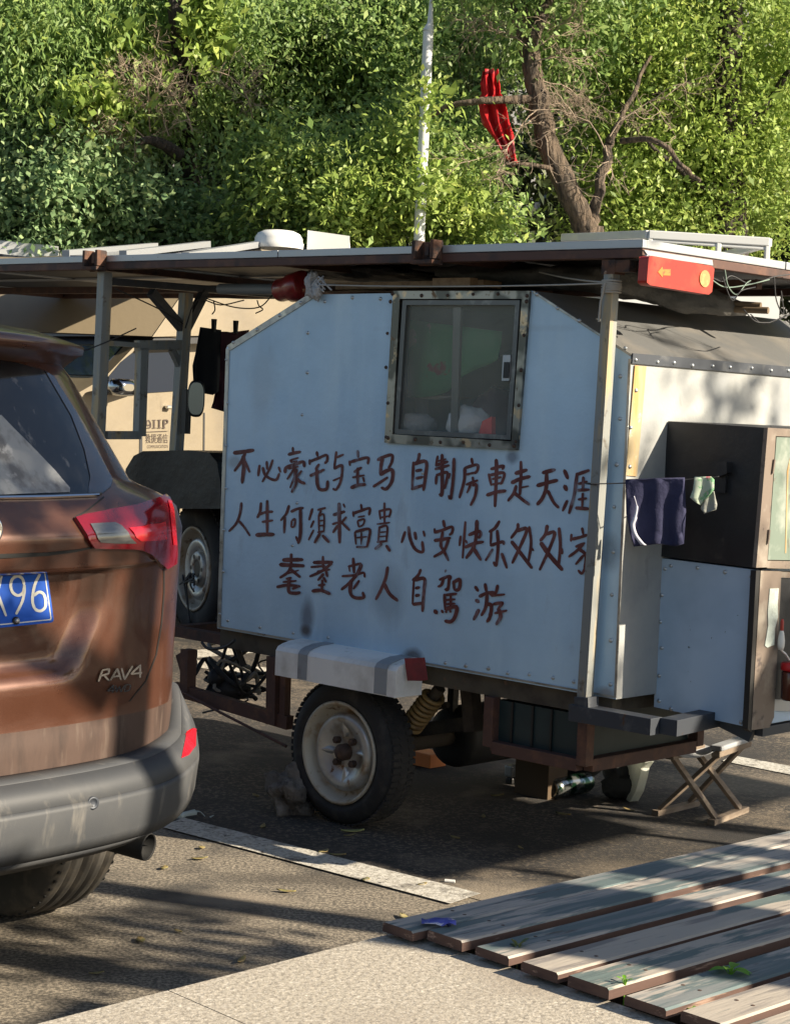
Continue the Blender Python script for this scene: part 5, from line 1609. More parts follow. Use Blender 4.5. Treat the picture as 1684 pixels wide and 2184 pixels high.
# underbody, exhaust, wheels
mb = MB()
mb.box(CW(0, 2.2, 0.38), CRt * 0.52, CFd * 1.9, Z * 0.09)
mb.box(CW(0, 0.55, 0.42), CRt * 0.55, CFd * 0.32, Z * 0.05)
mb.build("underbody", m_black, car)
ex = on_plane(*z5(948, 1062), Vector((0, 0, 0.315)), Z)
mb = MB()
dxx = (-CFd * 0.9 + CRt * 0.30 - Z * 0.10).normalized()
mb.lathe(ex, dxx, [(0.0, -0.10), (0.031, -0.10), (0.033, -0.004), (0.036, 0.0), (0.038, -0.004), (0.038, -0.30)], 26)
mb.build("tailpipe", m_black, car)
def car_wheel(c, sg):
    mb = MB()
    R_, w_ = 0.345, 0.225
    prof = [(0.215, -0.01), (0.225, 0.0), (0.29, 0.006), (0.325, -0.004)]
    hs = np.linspace(-0.022, -w_ + 0.022, 33)
    for h in hs:
        k = (h + w_ / 2) / (w_ / 2)
        gr = any(abs(h - g_) < 0.0045 for g_ in (-0.052, -0.092, -0.133, -0.173))
        prof.append((R_ - 0.010 * abs(k) ** 4 - (0.009 if gr else 0), h))
    prof += [(0.325, -w_ + 0.004), (0.29, -w_ - 0.006), (0.225, -w_), (0.2, -w_ + 0.03)]
    mb.lathe(c, CRt * sg, prof, 72)
    a_ = CFd; b_ = Z
    for k in range(64):
        q = 2 * math.pi * k / 64
        d = a_ * math.cos(q) + b_ * math.sin(q); t = -a_ * math.sin(q) + b_ * math.cos(q)
        for h in (-0.030, -0.195):
            mb.box(c + d * 0.3375 + CRt * sg * h, d * 0.0036, t * 0.0045, CRt * 0.014, 1)
    wo = mb.build("wheel", [m_cartyre, m_blackpl], car)
    mb = MB()
    mb.lathe(c, CRt * sg, [(0.222, -0.004), (0.215, -0.01), (0.205, -0.04), (0.07, -0.03), (0.05, -0.02), (0, -0.02)], 48)
    for k in range(5):
        q = 2 * math.pi * k / 5
        d = a_ * math.cos(q) + b_ * math.sin(q); t = -a_ * math.sin(q) + b_ * math.cos(q)
        mb.box(c + d * 0.13 + CRt * sg * -0.02, d * 0.08, t * 0.022, CRt * 0.008)
    mb.build("rim", m_alu, wo)
for f_ in (0.82, 3.46):
    for sg in (1, -1):
        car_wheel(CW(sg * 0.81, f_, 0.345), sg)

# ================================================================== CREAM CAMPER TRUCK BEHIND
QT = at(330, 915, 10.4)
def T(px, py, off=0.0):
    return on_plane(px, py, QT + U * off, U)
TL = T(330, 915); 
truck = thing("camper_truck", Vector((TL.x, TL.y, 0)) - U * 0.9, "cream camper truck with a roof bed over its cab behind the trailer's front posts", "camper truck")
m_cream = mat("cream_truck_paint", (0.20, 0.165, 0.112), 0.45, coat=0.2, var=[((0.14, 0.118, 0.086), 1.6, 0.48, 0.7), ((0.09, 0.075, 0.055), 4, 0.64, 0.75, (1, 1, 0.4))], bump=(26, 0.12, 0.01))
m_shade = mat("dark_truck_trim", (0.018, 0.019, 0.022), 0.5)
m_tglass = mat("blue_grey_car_glass", (0.012, 0.020, 0.036), 0.06, spec=0.18)
mb = MB()
zg = 0.35
def T2(px, z, off=0.0):
    q = T(px, 900, off); return Vector((q.x, q.y, z))
# lower body
xs_l, xs_r = 60, 800
top = T(600, 715).z
pl = [T2(150, 0.55), T(146, 850), T(222, 806), T(291, 734), T(800, 712), T2(800, 0.55)]
mb.prism(pl, -U * 1.65)
mb.build("cab", m_cream, truck, bevel=0.02)
mb = MB()
ztop = T(560, 520).z
pl = [T(325, 718, 0.12), T(392, 622, 0.12), T(424, 562, 0.12), T(640, 549, 0.12), T(830, 544, 0.12), T(830, 706, 0.12)]
mb.prism(pl, -U * 1.8)
WN = (-U * math.cos(rad(42)) - V * math.sin(rad(42)))
e0, e1, e2 = T(326, 717, 0.115), T(392, 622, 0.115), T(424, 563, 0.115)
mb.prism([e0, e0 + WN * 1.9, e1 + WN * 1.9, e1], V * 0.25)
mb.prism([e1, e1 + WN * 1.9, e2 + WN * 1.9, e2], V * 0.25)
mb.build("roof_bed", m_cream, truck, bevel=0.012)
mb = MB()
mb.prism([T(330, 719, 0.10), T(800, 707, 0.10), T(800, 722, 0.10), T(318, 735, 0.10)], -U * 1.7)
mb.build("underside_trim", m_shade, truck)
mb = MB()
wa, wb = T(226, 802), T(287, 740)
wn_ = (wb - wa).cross(U).normalized()
if wn_.dot(CAM - wa) < 0: wn_ = -wn_
mb.prism([wa - U * 0.10 + wn_ * 0.006, wb - U * 0.10 + wn_ * 0.006, wb - U * 1.56 + wn_ * 0.006, wa - U * 1.56 + wn_ * 0.006], -wn_ * 0.01)
mb.build("windscreen", m_tglass, truck)
mb = MB()
mb.prism([T(300, 536, -0.1), T(745, 523, -0.1), T(745, 552, -0.1), T(300, 562, -0.1)], -U * 1.6)
mb.build("roof_cap", m_cream, truck, bevel=0.03)
mb = MB()
mb.prism([T(*p, 0.006) for p in [(232, 803), (258, 772), (288, 748), (291, 838), (230, 842)]], -U * 0.012)
mb.build("side_window", m_tglass, truck)
mb = MB()
mb.prism([T(*p, 0.006) for p in [(312, 742), (372, 740), (374, 834), (311, 838)]], -U * 0.012)
mb.build("door_window", m_tglass, truck)
mb = MB()
mb.prism([T(*p, 0.004) for p in [(300, 742), (306, 742), (303, 1010), (297, 1010)]], -U * 0.008)
mb.build("door_gap", m_shade, truck)
mb = MB()
mb.prism([T(*p, 0.004) for p in [(434, 880), (437, 880), (436, 1010), (433, 1010)]], -U * 0.008)
mb.build("door_gap", m_shade, truck)
mb = MB()
c_ = T(262, 826, 0.16)
rows = []
for (s_, d_) in ((0.3, -0.05), (0.8, -0.045), (1, -0.02), (1, 0.02), (0.85, 0.045), (0.4, 0.055)):
    rows.append([c_ + V * 0.085 * s_ * math.copysign(abs(math.cos(q)) ** 0.6, math.cos(q)) + Z * 0.048 * s_ * math.copysign(abs(math.sin(q)) ** 0.6, math.sin(q)) + U * d_ for q in np.linspace(0, 2 * math.pi, 28, endpoint=False)])
mb.grid(rows, 0, True, closed=True)
mb.add(rows[-1], [tuple(range(28))]); 
mb.bar(c_, T(270, 835, 0.0), 0.04)
mb.build("wing_mirror", mat("chrome_mirror", (0.30, 0.33, 0.38), 0.12, 1.0), truck)
mb = MB()
mb.bar(T(354, 868, 0.02), T(366, 869, 0.02), 0.03, Z, 0.022)
mb.build("door_handle", m_chrome, truck, bevel=0.006)
# door lettering
def text_mesh(body, quad, name, m_, parent, lift, plane):
    """built-in font text stretched over a pixel quad (x0, y0, x1, y1) with a slope"""
    cu = bpy.data.curves.new("tmp", 'FONT')
    cu.body = body
    cu.resolution_u = 3
    ob = bpy.data.objects.new("tmp", cu)
    COL.objects.link(ob)
    dg = bpy.context.evaluated_depsgraph_get()
    me = bpy.data.meshes.new_from_object(ob.evaluated_get(dg))
    vs = [v.co.copy() for v in me.vertices]
    fs = [list(p.vertices) for p in me.polygons]
    bpy.data.objects.remove(ob)
    bpy.data.curves.remove(cu)
    bpy.data.meshes.remove(me)
    x0, x1 = min(v.x for v in vs), max(v.x for v in vs)
    y0, y1 = min(v.y for v in vs), max(v.y for v in vs)
    qx0, qy0, qx1, qy1, sl = quad
    mb = MB()
    mb.add([plane(qx0 + (v.x - x0) / (x1 - x0) * (qx1 - qx0), qy1 - (v.y - y0) / (y1 - y0) * (qy1 - qy0) + sl * (v.x - x0) / (x1 - x0), lift) for v in vs], fs)
    return mb.build(name, m_, parent)
m_dkbrown = mat("dark_brown_print", (0.035, 0.02, 0.014), 0.6, var=[((0.25, 0.2, 0.14), 60, 0.6, 0.66)])
mb = MB()
zt3 = lambda x, y, l: T(x / 3.016, (850 + y / 1.684) / 1.791, l)
for k, (pts, wd) in enumerate([([(968, 1290), (955, 1272), (943, 1285), (945, 1302), (958, 1305), (968, 1292), (966, 1318), (946, 1322)], 9),
    ([(980, 1272), (1002, 1271)], 7), ([(991, 1272), (991, 1321)], 11), ([(980, 1322), (1003, 1321)], 7),
    ([(1014, 1271), (1036, 1270)], 7), ([(1025, 1271), (1025, 1320)], 11), ([(1014, 1321), (1037, 1320)], 7),
    ([(1055, 1268), (1055, 1321)], 11), ([(1055, 1270), (1076, 1272), (1078, 1288), (1056, 1297)], 9), ([(1047, 1321), (1063, 1321)], 7),
    ([(925, 1347), (1083, 1341)], 4)]):
    brush(mb, pts, wd, zt3, 0.003 + 0.0004 * k, taper=1)
mb.build("door_lettering", m_dkbrown, truck)
text_mesh("救援通信", (310, 925, 358, 945, 0.0), "door_lettering", m_dkbrown, truck, 0.003, T)
text_mesh("COMMUNICATION", (314, 949.5, 358, 956, -1.0), "door_lettering", m_dkbrown, truck, 0.003, T)
# roof furniture of the truck
RTZ = Vector((0, 0, T(640, 560, 0.12).z + 0.17))
def RP(px, py, y): return at(px, py, y)
mb = MB()
dc = RP(594, 512, 10.9)
mb.lathe(dc - Z * 0.02, Z, [(0.145, -0.03), (0.150, 0.0), (0.142, 0.012), (0.142, 0.03), (0.125, 0.058), (0.09, 0.074), (0.04, 0.08), (0, 0.08)], 40)
mb.build("roof_dome", m_white, truck)
mb = MB()
b0, b1 = RP(655, 512, 11.0), RP(745, 518, 11.0)
b1.z = b0.z
mb.prism([b0 + Z * 0.06, b1 + Z * 0.035, b1 - Z * 0.12, b0 - Z * 0.12], (V * 0.5 - U * 0.5))
mb.build("roof_box", m_white, truck, bevel=0.02)
mb = MB()
for (x0, y0, x1, y1) in [(140, 540, 330, 524), (262, 541, 442, 520), (395, 545, 560, 519)]:
    pA, pB = RP(x0, y0, 9.9), RP(x1, y1, 10.9)
    mb.bar(pA, pB, 0.045, Z, 0.035, 0)
pA, pB, pC, pD = RP(150, 536, 9.9), RP(400, 541, 10.0), RP(556, 518, 10.9), RP(330, 521, 10.9)
mb.prism([pA - Z * 0.02, pB - Z * 0.02, pC - Z * 0.02, pD - Z * 0.02], -Z * 0.015, 1)
mb.build("roof_solar_panel", [m_alu, m_solar], truck)
for f_ in (0.2, 2.6):
    mb = MB()
    c_ = T2(150, 0.40, 0.03) + V * f_
    mb.lathe(c_, U, [(0.10, 0.0), (0.22, 0.01), (0.26, 0.0), (0.39, 0.0), (0.40, -0.03), (0.40, -0.2), (0.3, -0.22)], 36)
    mb.build("wheel", m_tyre, truck)
# white truck further left, its roof shows above the solar canopy
m_vanw = mat("white_van_paint", (0.55, 0.56, 0.56), 0.35, coat=0.6, var=[((0.46, 0.46, 0.45), 1.5, 0.5, 0.7)])
vt = thing("white_truck", Vector((-4.3, 13.5, 0)), "white box truck whose pale roof shows at the far left edge above the solar canopy", "truck")
mb = MB()
r0, r1 = at(-180, 494, 12.25), at(125, 525, 12.25)
ax_ = (r1 - r0).normalized(); ay_ = Vector((-ax_.y, ax_.x, 0)).normalized()
pr = [r0 - Z * 0.02, r0 + Z * 0.0 + ax_ * 0.3, r1 - Z * 0.02, r1 - Z * 0.10 + ax_ * 0.05]
bot_ = 0.6
mb.prism([r0, r1, Vector((r1.x, r1.y, bot_)), Vector((r0.x, r0.y, bot_))], ay_ * 3.6)
mb.build("box_body", m_vanw, vt, bevel=0.06)
mb = MB()
mb.bar(lerp(r0, r1, 0.3) - ay_ * 0.01 - Z * 0.10, lerp(r0, r1, 0.95) - ay_ * 0.01 - Z * 0.10, 0.02)
mb.build("side_rail", m_darksteel, vt)
for k in (0.2, 0.8):
    mb = MB()
    c_ = lerp(r0, r1, k); c_.z = 0.42
    mb.lathe(c_ + ay_ * 0.3, -ay_, [(0.1, 0), (0.40, 0), (0.42, -0.04), (0.42, -0.25), (0.3, -0.25)], 32)
    mb.build("wheel", m_tyre, vt)
# white van with a roof rack behind the trailer, right
van = thing("white_van", Vector((2.2, 12.5, 0)), "white van with a white roof rack behind the right end of the trailer", "van")
VY = 10.6
v0, v1 = at(1300, 598, VY), at(1664, 612, VY + 0.1)
vdx = (v1 - v0).normalized(); vdy = Vector((-vdx.y, vdx.x, 0)).normalized()
mb = MB()
mb.prism([v0, v1, Vector((v1.x, v1.y, 0.5)), Vector((v0.x, v0.y, 0.5))], vdy * 3.8)
mb.build("body", m_vanw, van, bevel=0.05)
mb = MB()
mb.prism([lerp(v0, v1, 0.1) - vdy * 0.004 - Z * 0.45, lerp(v0, v1, 0.6) - vdy * 0.004 - Z * 0.45, lerp(v0, v1, 0.6) - vdy * 0.004 - Z * 1.0, lerp(v0, v1, 0.1) - vdy * 0.004 - Z * 1.0], -vdy * 0.004)
mb.build("rear_window", m_tglass, van)
for k in (0.06, 0.94):
    mb = MB()
    c_ = lerp(v0, v1, k); c_.z = 1.0
    mb.box(c_ - vdy * 0.008, vdx * 0.04, vdy * 0.012, Z * 0.16)
    mb.build("tail_light", m_lensr, van)
    mb = MB()
    c_.z = 0.36
    mb.lathe(c_ + vdy * 0.9, vdx * (1 if k > 0.5 else -1), [(0.1, 0), (0.34, 0), (0.36, -0.04), (0.36, -0.22), (0.3, -0.24)], 32)
    mb.build("wheel", m_tyre, van)
mb = MB()
rk = lambda x, y, d=0.0: at(x, y, VY + d)
for (a_, b_) in [((1200, 507), (1382, 500)), ((1382, 500), (1640, 516))]:
    mb.bar(rk(*a_, 0.0 if a_[0] > 1300 else 0.9), rk(*b_, 0.0), 0.035, Z, 0.05)
for x, y in ((1386, 502), (1532, 511), (1636, 518)):
    p = rk(x, y); mb.bar(p, Vector((p.x, p.y, v0.z - 0.01)), 0.03, vdx)
mb.bar(rk(1640, 517), rk(1640, 517) + vdy * 2.5, 0.035, Z, 0.05)
mb.bar(rk(1386, 512), rk(1636, 530), 0.02)
mb.build("roof_rack", m_vanw, van, bevel=0.006)
# light pole among the trees
mb = MB()
la, lb = at(893, 520, 11.75), at(913, 66, 11.75)
ldv = (la - lb); lz = la + ldv * (la.z / -ldv.z) 
mb.tube([lz, lb], [0.040, 0.033], 16)
mb.tube([lb, lb + Z * 0.05 + RT * 0.01, lb + Z * 0.22 + RT * 0.01], [0.038, 0.02, 0.009], 12)
lp = mb.build("light_pole", mat("white_pole_paint", (0.55, 0.57, 0.59), 0.4))
tag(lp, "tall white lamp pole rising between the leaves behind the trailer", "pole")
# building far behind the trees
bl = thing("apartment_building", Vector((0, 36, 0)), "pale apartment block with bluish windows glimpsed between the leaves at the top", "building")
mb = MB()
m_wall = mat("grey_render_wall", (0.34, 0.34, 0.33), 0.85, var=[((0.27, 0.27, 0.26), 0.6, 0.5, 0.7)])
mb.box(Vector((0, 40, 9)), Vector((24, 0, 0)), Vector((0, 4, 0)), Vector((0, 0, 9)))
mb.build("wall", m_wall, bl)
for zf_ in (1.2, 4.2, 7.2, 10.2, 13.2):
    for k in range(13):
        x = -21 + 3.5 * k
        mb = MB()
        mb.box(Vector((x, 35.96, zf_ + 0.8)), Vector((0.9, 0, 0)), Vector((0, 0.05, 0)), Vector((0, 0, 0.8)))
        mb.build("window", m_tglass, bl)
# red cloth caught on a branch
mb = MB()
rows = []
RYD = 11.76
redo = [(150, 1030, 1058), (178, 1022, 1066), (200, 1030, 1068), (212, 1018, 1072), (235, 1020, 1082), (262, 1030, 1088), (290, 1050, 1092), (315, 1066, 1097), (335, 1080, 1100), (350, 1090, 1101)]
for k, (y, xa, xb) in enumerate(redo):
    row = []
    for j in range(13):
        s_ = j / 12
        row.append(at(xa + (xb - xa) * s_ + 3.5 * math.sin(k * 2.1 + j * 1.7), y + 5 * math.sin(j * 1.4) * (0.3 if 0 < k < 9 else 1), RYD + 0.04 * math.sin(s_ * 16 + k * 0.4)))
    rows.append(row)
mb.grid(rows)
tag(mb.build("red_cloth", mat("red_banner_cloth", (0.62, 0.035, 0.04), 0.9, spec=0.1, trans=0.35, var=[((0.64, 0.22, 0.24), 7, 0.55, 0.7)]), solid=0.004), "torn red cloth snagged on a dark branch left of the leaning trunk", "cloth")

# ================================================================== TREES
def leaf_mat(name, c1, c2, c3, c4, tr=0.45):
    return mat(name, c1, 0.5, spec=0.4, trans=tr, var=[(c2, 1.3, 0.42, 0.62), (c3, 4.0, 0.56, 0.7)], island=[(0.0, c2), (0.45, c1), (0.8, c4), (1.0, c3)])  # c3 tints the brightest leaves as sunlit highlights
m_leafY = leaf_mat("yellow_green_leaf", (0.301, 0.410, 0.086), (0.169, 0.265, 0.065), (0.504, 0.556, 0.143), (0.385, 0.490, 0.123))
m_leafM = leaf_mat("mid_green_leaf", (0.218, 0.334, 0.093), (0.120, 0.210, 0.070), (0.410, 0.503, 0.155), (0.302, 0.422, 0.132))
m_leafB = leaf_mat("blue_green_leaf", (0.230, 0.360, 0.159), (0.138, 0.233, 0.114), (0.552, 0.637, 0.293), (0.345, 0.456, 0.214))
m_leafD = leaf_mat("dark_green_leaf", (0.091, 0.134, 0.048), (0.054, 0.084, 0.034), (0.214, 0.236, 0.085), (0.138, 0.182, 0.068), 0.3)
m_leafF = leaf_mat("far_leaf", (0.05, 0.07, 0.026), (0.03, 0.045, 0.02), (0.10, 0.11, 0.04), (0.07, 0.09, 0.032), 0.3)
m_bark = mat("grey_brown_bark", (0.12, 0.088, 0.06), 0.9, var=[((0.035, 0.027, 0.02), 9, 0.45, 0.6, (3, 3, 0.5), 8), ((0.17, 0.135, 0.10), 16, 0.58, 0.7, (3, 3, 0.6))], bump=(14, 1.0, 0.05, (2.5, 2.5, 0.5)))
m_barkd = mat("dark_bark", (0.05, 0.038, 0.03), 0.9, var=[((0.025, 0.02, 0.017), 9, 0.45, 0.6, (3, 3, 0.5))], bump=(14, 1.0, 0.05, (2.5, 2.5, 0.5)))
m_twig = mat("pale_dead_twig", (0.30, 0.235, 0.175), 0.9, var=[((0.19, 0.145, 0.105), 6, 0.5, 0.7)])

def leaves(name, parent, m_, ells, n, size, droop=0.5, clump=0.22, per=34, asp=0.46, seed=0, spray=False):
    """ells: (px, py, depth, rx_px, ry_px, rdepth m, weight); leaf clumps spread through the volume"""
    r = np.random.default_rng(100 + seed)
    wts = np.array([e[6] for e in ells], float); wts /= wts.sum()
    P, A, Nn, Sz = [], [], [], []
    for e, wt in zip(ells, wts):
        ne = int(n * wt); nc = max(3, ne // per)
        d = r.normal(size=(nc, 3)); d /= np.linalg.norm(d, axis=1)[:, None]
        rad_ = r.random(nc) ** 0.45
        c0 = at(e[0], e[1], e[2])
        k = e[2] / F
        sc_ = np.array([e[3] * k, e[5], e[4] * k])
        ns = max(3, nc // 13)
        ds = r.normal(size=(ns, 3)); ds /= np.linalg.norm(ds, axis=1)[:, None]
        ds[:, 1] -= 0.15
        sup = ds * (r.random(ns) ** 0.4)[:, None] * sc_
        idx = r.integers(0, ns, nc)
        sprd = np.minimum(sc_ * 0.28, 0.23)
        cen = np.array(c0) + sup[idx] + r.normal(size=(nc, 3)) * sprd
        d = d * 0.6 + ds[idx] * 0.8
        dirs = d + r.normal(size=(nc, 3)) * 0.5
        dirs[:, 2] -= droop
        dirs /= np.linalg.norm(dirs, axis=1)[:, None]
        cs = clump * np.exp(r.normal(size=nc) * 0.35)
        t = r.random((nc, per)) * 2 - 1
        off = dirs[:, None, :] * t[:, :, None] * cs[:, None, None] * 1.3 + r.normal(size=(nc, per, 3)) * cs[:, None, None] * 0.33
        pos = cen[:, None, :] + off
        la = dirs[:, None, :] * 0.6 + r.normal(size=(nc, per, 3)) * 0.75
        la[:, :, 2] -= droop * 0.5
        la /= np.linalg.norm(la, axis=2)[:, :, None]
        nr_ = r.normal(size=(nc, per, 3)) * 0.62 + np.array([0.55, -0.45, 0.6])
        P.append(pos.reshape(-1, 3)); A.append(la.reshape(-1, 3)); Nn.append(nr_.reshape(-1, 3))
        Sz.append((size * np.exp(r.normal(size=nc * per) * 0.28)))
    P, A, Nn, Sz = np.concatenate(P), np.concatenate(A), np.concatenate(Nn), np.concatenate(Sz)
    keep = P[:, 2] > 0.15
    P, A, Nn, Sz = P[keep], A[keep], Nn[keep], Sz[keep]
    B_ = np.cross(A, Nn); B_ /= (np.linalg.norm(B_, axis=1)[:, None] + 1e-9)
    C_ = np.cross(B_, A)
    L2 = Sz[:, None] / 2
    W2 = L2 * asp
    org = np.array(ORG[parent.name]) if parent is not None else np.zeros(3)
    q = np.stack([P - A * L2, P - A * L2 * 0.15 + B_ * W2 + C_ * W2 * 0.25, P + A * L2, P - A * L2 * 0.15 - B_ * W2 + C_ * W2 * 0.25], axis=1) - org
    nv = q.shape[0]
    me = bpy.data.meshes.new(name)
    me.vertices.add(nv * 4); me.loops.add(nv * 4); me.polygons.add(nv)
    me.vertices.foreach_set('co', q.reshape(-1).astype(np.float32))
    me.loops.foreach_set('vertex_index', np.arange(nv * 4, dtype=np.int32))
    me.polygons.foreach_set('loop_start', np.arange(0, nv * 4, 4, dtype=np.int32))
    me.polygons.foreach_set('loop_total', np.full(nv, 4, dtype=np.int32))
    me.update(calc_edges=True)
    me.materials.append(m_)
    o = bpy.data.objects.new(name, me)
    COL.objects.link(o)
    if parent is not None: o.parent = parent
    ORG[o.name] = Vector(org)
    return o

def limb(mb, pts, r0, r1, n=10, wob=0.03, k=6):
    pp_ = spline([tuple(p) for p in pts], k)
    m_ = len(pp_)
    out = [Vector(p) + Vector((noise.noise(Vector((i * 0.4, 0, r0 * 90))), noise.noise(Vector((0, i * 0.4, r0 * 70))), 0)) * wob for i, p in enumerate(pp_)]
    rs = [(r0 + (r1 - r0) * (i / (m_ - 1))) * (1 + 0.08 * noise.noise(Vector((i * 0.9, r0 * 50, 0)))) for i in range(m_)]
    mb.tube(out, rs, n)

def twigs(mb, p, d, length, r, depth, rnd, spread=0.7):
    n = 4
    pts = [p]
    dd = d.copy()
    for i in range(n):
        dd = (dd + Vector((rnd.gauss(0, 0.28), rnd.gauss(0, 0.2), rnd.gauss(0, 0.28)))).normalized()
        pts.append(pts[-1] + dd * length / n)
    mb.tube(pts, [r * (1 - 0.12 * i) for i in range(n + 1)], 4, cap=False)
    if depth:
        for i in range(1, n + 1):
            for _ in range(rnd.choice([1, 1, 2])):
                nd = (dd + Vector((rnd.gauss(0, spread), rnd.gauss(0, spread), rnd.gauss(0, spread)))).normalized()
                twigs(mb, pts[i], nd, length * rnd.uniform(0.45, 0.75), r * 0.6, depth - 1, rnd, spread)

def tree(name, base_px, y, label, cat="tree"):
    b = at(base_px, 700, y); b.z = 0
    return thing(name, b, label, cat, None)

# leaning trunk tree, right of centre
t1 = tree("leaning_tree", 1255, 11.8, "tree with a leaning grey trunk forked just above the trailer roof and dead twigs")
mb = MB()
D1 = 11.8
q = lambda x, y, d=0.0: at(x, y, D1 + d)
base = at(1258, 700, D1); base.z = 0.0
limb(mb, [base, q(1258, 560), q(1252, 500), q(1235, 455), q(1195, 370), q(1160, 280), q(1148, 210), q(1135, 140), q(1118, 60, 0.1), q(1090, -60, 0.3), q(1050, -250, 0.4)], 0.090, 0.052, 14, 0.02)
mb.build("trunk", m_bark, t1)
mb = MB()
limb(mb, [q(1256, 490), q(1268, 455), q(1280, 400), q(1296, 320, 0.1), q(1300, 290, 0.2)], 0.042, 0.026, 10)
limb(mb, [q(1298, 305, 0.1), q(1330, 240, 0.2), q(1385, 120, 0.4)], 0.024, 0.012, 8)
limb(mb, [q(1325, 300), q(1400, 300, -0.2), q(1450, 350, -0.2), q(1490, 385, -0.2)], 0.02, 0.012, 8)
limb(mb, [q(1148, 210), q(1075, 212, -0.1), q(1020, 215, -0.15), q(960, 225, -0.1), q(920, 245, 0.0)], 0.030, 0.014, 9)
limb(mb, [q(1125, 90), q(1180, -20, 0.2), q(1300, -180, 0.4)], 0.05, 0.03, 8)
limb(mb, [q(1190, 365), q(1130, 350, -0.1), q(1080, 350, -0.1)], 0.018, 0.008, 7)
mb.build("branch", m_bark, t1)
mb = MB()
rnd = random.Random(5)
for (x, y, dx, dz, L_, dp) in [(1290, 320, -0.6, 0.7, 0.42, 3), (1300, 290, 0.2, 1, 0.45, 3), (1290, 310, -0.3, -0.4, 0.25, 2), (1150, 230, -0.5, -0.7, 0.42, 3), (1150, 170, 0.8, 0.2, 0.3, 3), (1130, 110, 0.7, 0.6, 0.35, 3), (1125, 100, -0.8, 0.4, 0.35, 3), (1155, 270, -0.3, -0.9, 0.40, 2), (1100, 330, -0.6, -0.6, 0.3, 2), (1140, 130, 0.9, -0.1, 0.3, 2)]:
    twigs(mb, q(x, y, -0.05), Vector((dx, rnd.uniform(-0.4, 0.1), dz)).normalized(), L_, 0.0058, dp, rnd)
mb.build("dead_twigs", m_twig, t1)
leaves("crown", t1, m_leafM, [(1130, -60, 12.2, 200, 110, 0.8, 1.2), (1230, 60, 12.6, 130, 90, 0.5, 0.7), (1240, -130, 12.2, 250, 80, 0.7, 0.5), (1105, 55, 11.6, 30, 30, 0.1, 0.05)], 13000, 0.050, 0.3, seed=1)
# big bright tree, right
t2 = tree("bright_tree", 1560, 13.0, "large tree of sunlit yellow green leaves filling the upper right corner")
mb = MB()
q = lambda x, y, d=0.0: at(x, y, 13.2 + d)
b = at(1560, 700, 13.2); b.z = 0
limb(mb, [b, q(1555, 480), q(1530, 300), q(1560, 100), q(1540, -200)], 0.16, 0.07, 12)
mb.build("trunk", m_barkd, t2)
mb = MB()
limb(mb, [q(1540, 340), q(1450, 260), q(1370, 160), q(1330, 60)], 0.05, 0.02, 8)
limb(mb, [q(1535, 320), q(1620, 240), q(1700, 120)], 0.05, 0.02, 8)
limb(mb, [q(1552, 420), q(1470, 380, -0.4), q(1380, 300, -0.6)], 0.03, 0.012, 7)
mb.build("branch", m_barkd, t2)
leaves("crown", t2, m_leafY, [(1490, 130, 13.6, 260, 200, 0.9, 1.7), (1420, 330, 13.4, 170, 150, 0.6, 1.1), (1600, 360, 13.6, 190, 150, 0.8, 1.0), (1690, 120, 14.0, 200, 230, 0.9, 0.9), (1370, 470, 13.4, 130, 80, 0.5, 0.7), (1500, 480, 13.6, 150, 80, 0.5, 0.7), (1550, -90, 13.8, 300, 70, 0.7, 0.4), (1330, 60, 14.0, 120, 110, 0.6, 0.5), (1800, 330, 14.4, 110, 180, 0.6, 0.4)], 112000, 0.044, 0.35, 0.20, seed=2)
# upper left tree with drooping leaves
t3 = tree("drooping_tree", 395, 13.6, "tree with drooping narrow leaves and a dark trunk at the upper left")
mb = MB()
q = lambda x, y, d=0.0: at(x, y, 13.6 + d)
b = at(400, 700, 13.6); b.z = 0
limb(mb, [b, q(405, 500), q(400, 330), q(402, 160, -0.6), q(385, 70, -0.8), q(375, 0, -0.9), q(372, -200, -0.5)], 0.085, 0.06, 11)
mb.build("trunk", m_barkd, t3)
mb = MB()
limb(mb, [q(390, 300), q(300, 190), q(160, 120), q(60, 110)], 0.05, 0.015, 8)
limb(mb, [q(390, 120, -0.6), q(470, 20), q(560, -60)], 0.04, 0.015, 8)
limb(mb, [q(380, 330, -0.9), q(330, 300, -1.1), q(290, 302, -1.2)], 0.05, 0.02, 8)
mb.build("branch", m_barkd, t3)
mb = MB()
rnd = random.Random(9)
for (x, y) in [(290, 250), (320, 280), (300, 260), (360, 290), (410, 280), (540, 260), (555, 300), (310, 295), (335, 240)]:
    twigs(mb, at(x, y, 12.6), Vector((rnd.uniform(-0.7, 0.5), -0.2, rnd.uniform(-0.3, 1))).normalized(), 0.34, 0.007, 3, rnd)
mb.build("dead_twigs", m_twig, t3)
leaves("crown", t3, m_leafM, [(130, 60, 13.4, 250, 150, 0.9, 1.6), (330, 80, 13.7, 170, 160, 0.6, 1.0), (60, 180, 13.2, 200, 110, 0.7, 0.9), (480, 90, 13.6, 130, 130, 0.6, 0.8), (200, -100, 13.6, 330, 70, 0.8, 0.5), (-200, 80, 13.6, 150, 200, 0.8, 0.5), (310, 190, 13.4, 120, 80, 0.5, 0.5)], 88000, 0.053, 1.1, 0.22, asp=0.33, seed=3)
leaves("bright_spray", t3, m_leafY, [(195, 235, 12.4, 42, 38, 0.25, 1.0), (455, 60, 12.8, 45, 90, 0.3, 1.2), (265, 110, 12.8, 60, 50, 0.3, 0.8), (40, 110, 12.8, 60, 50, 0.3, 0.8)], 2600, 0.08, 0.8, 0.16, seed=13)
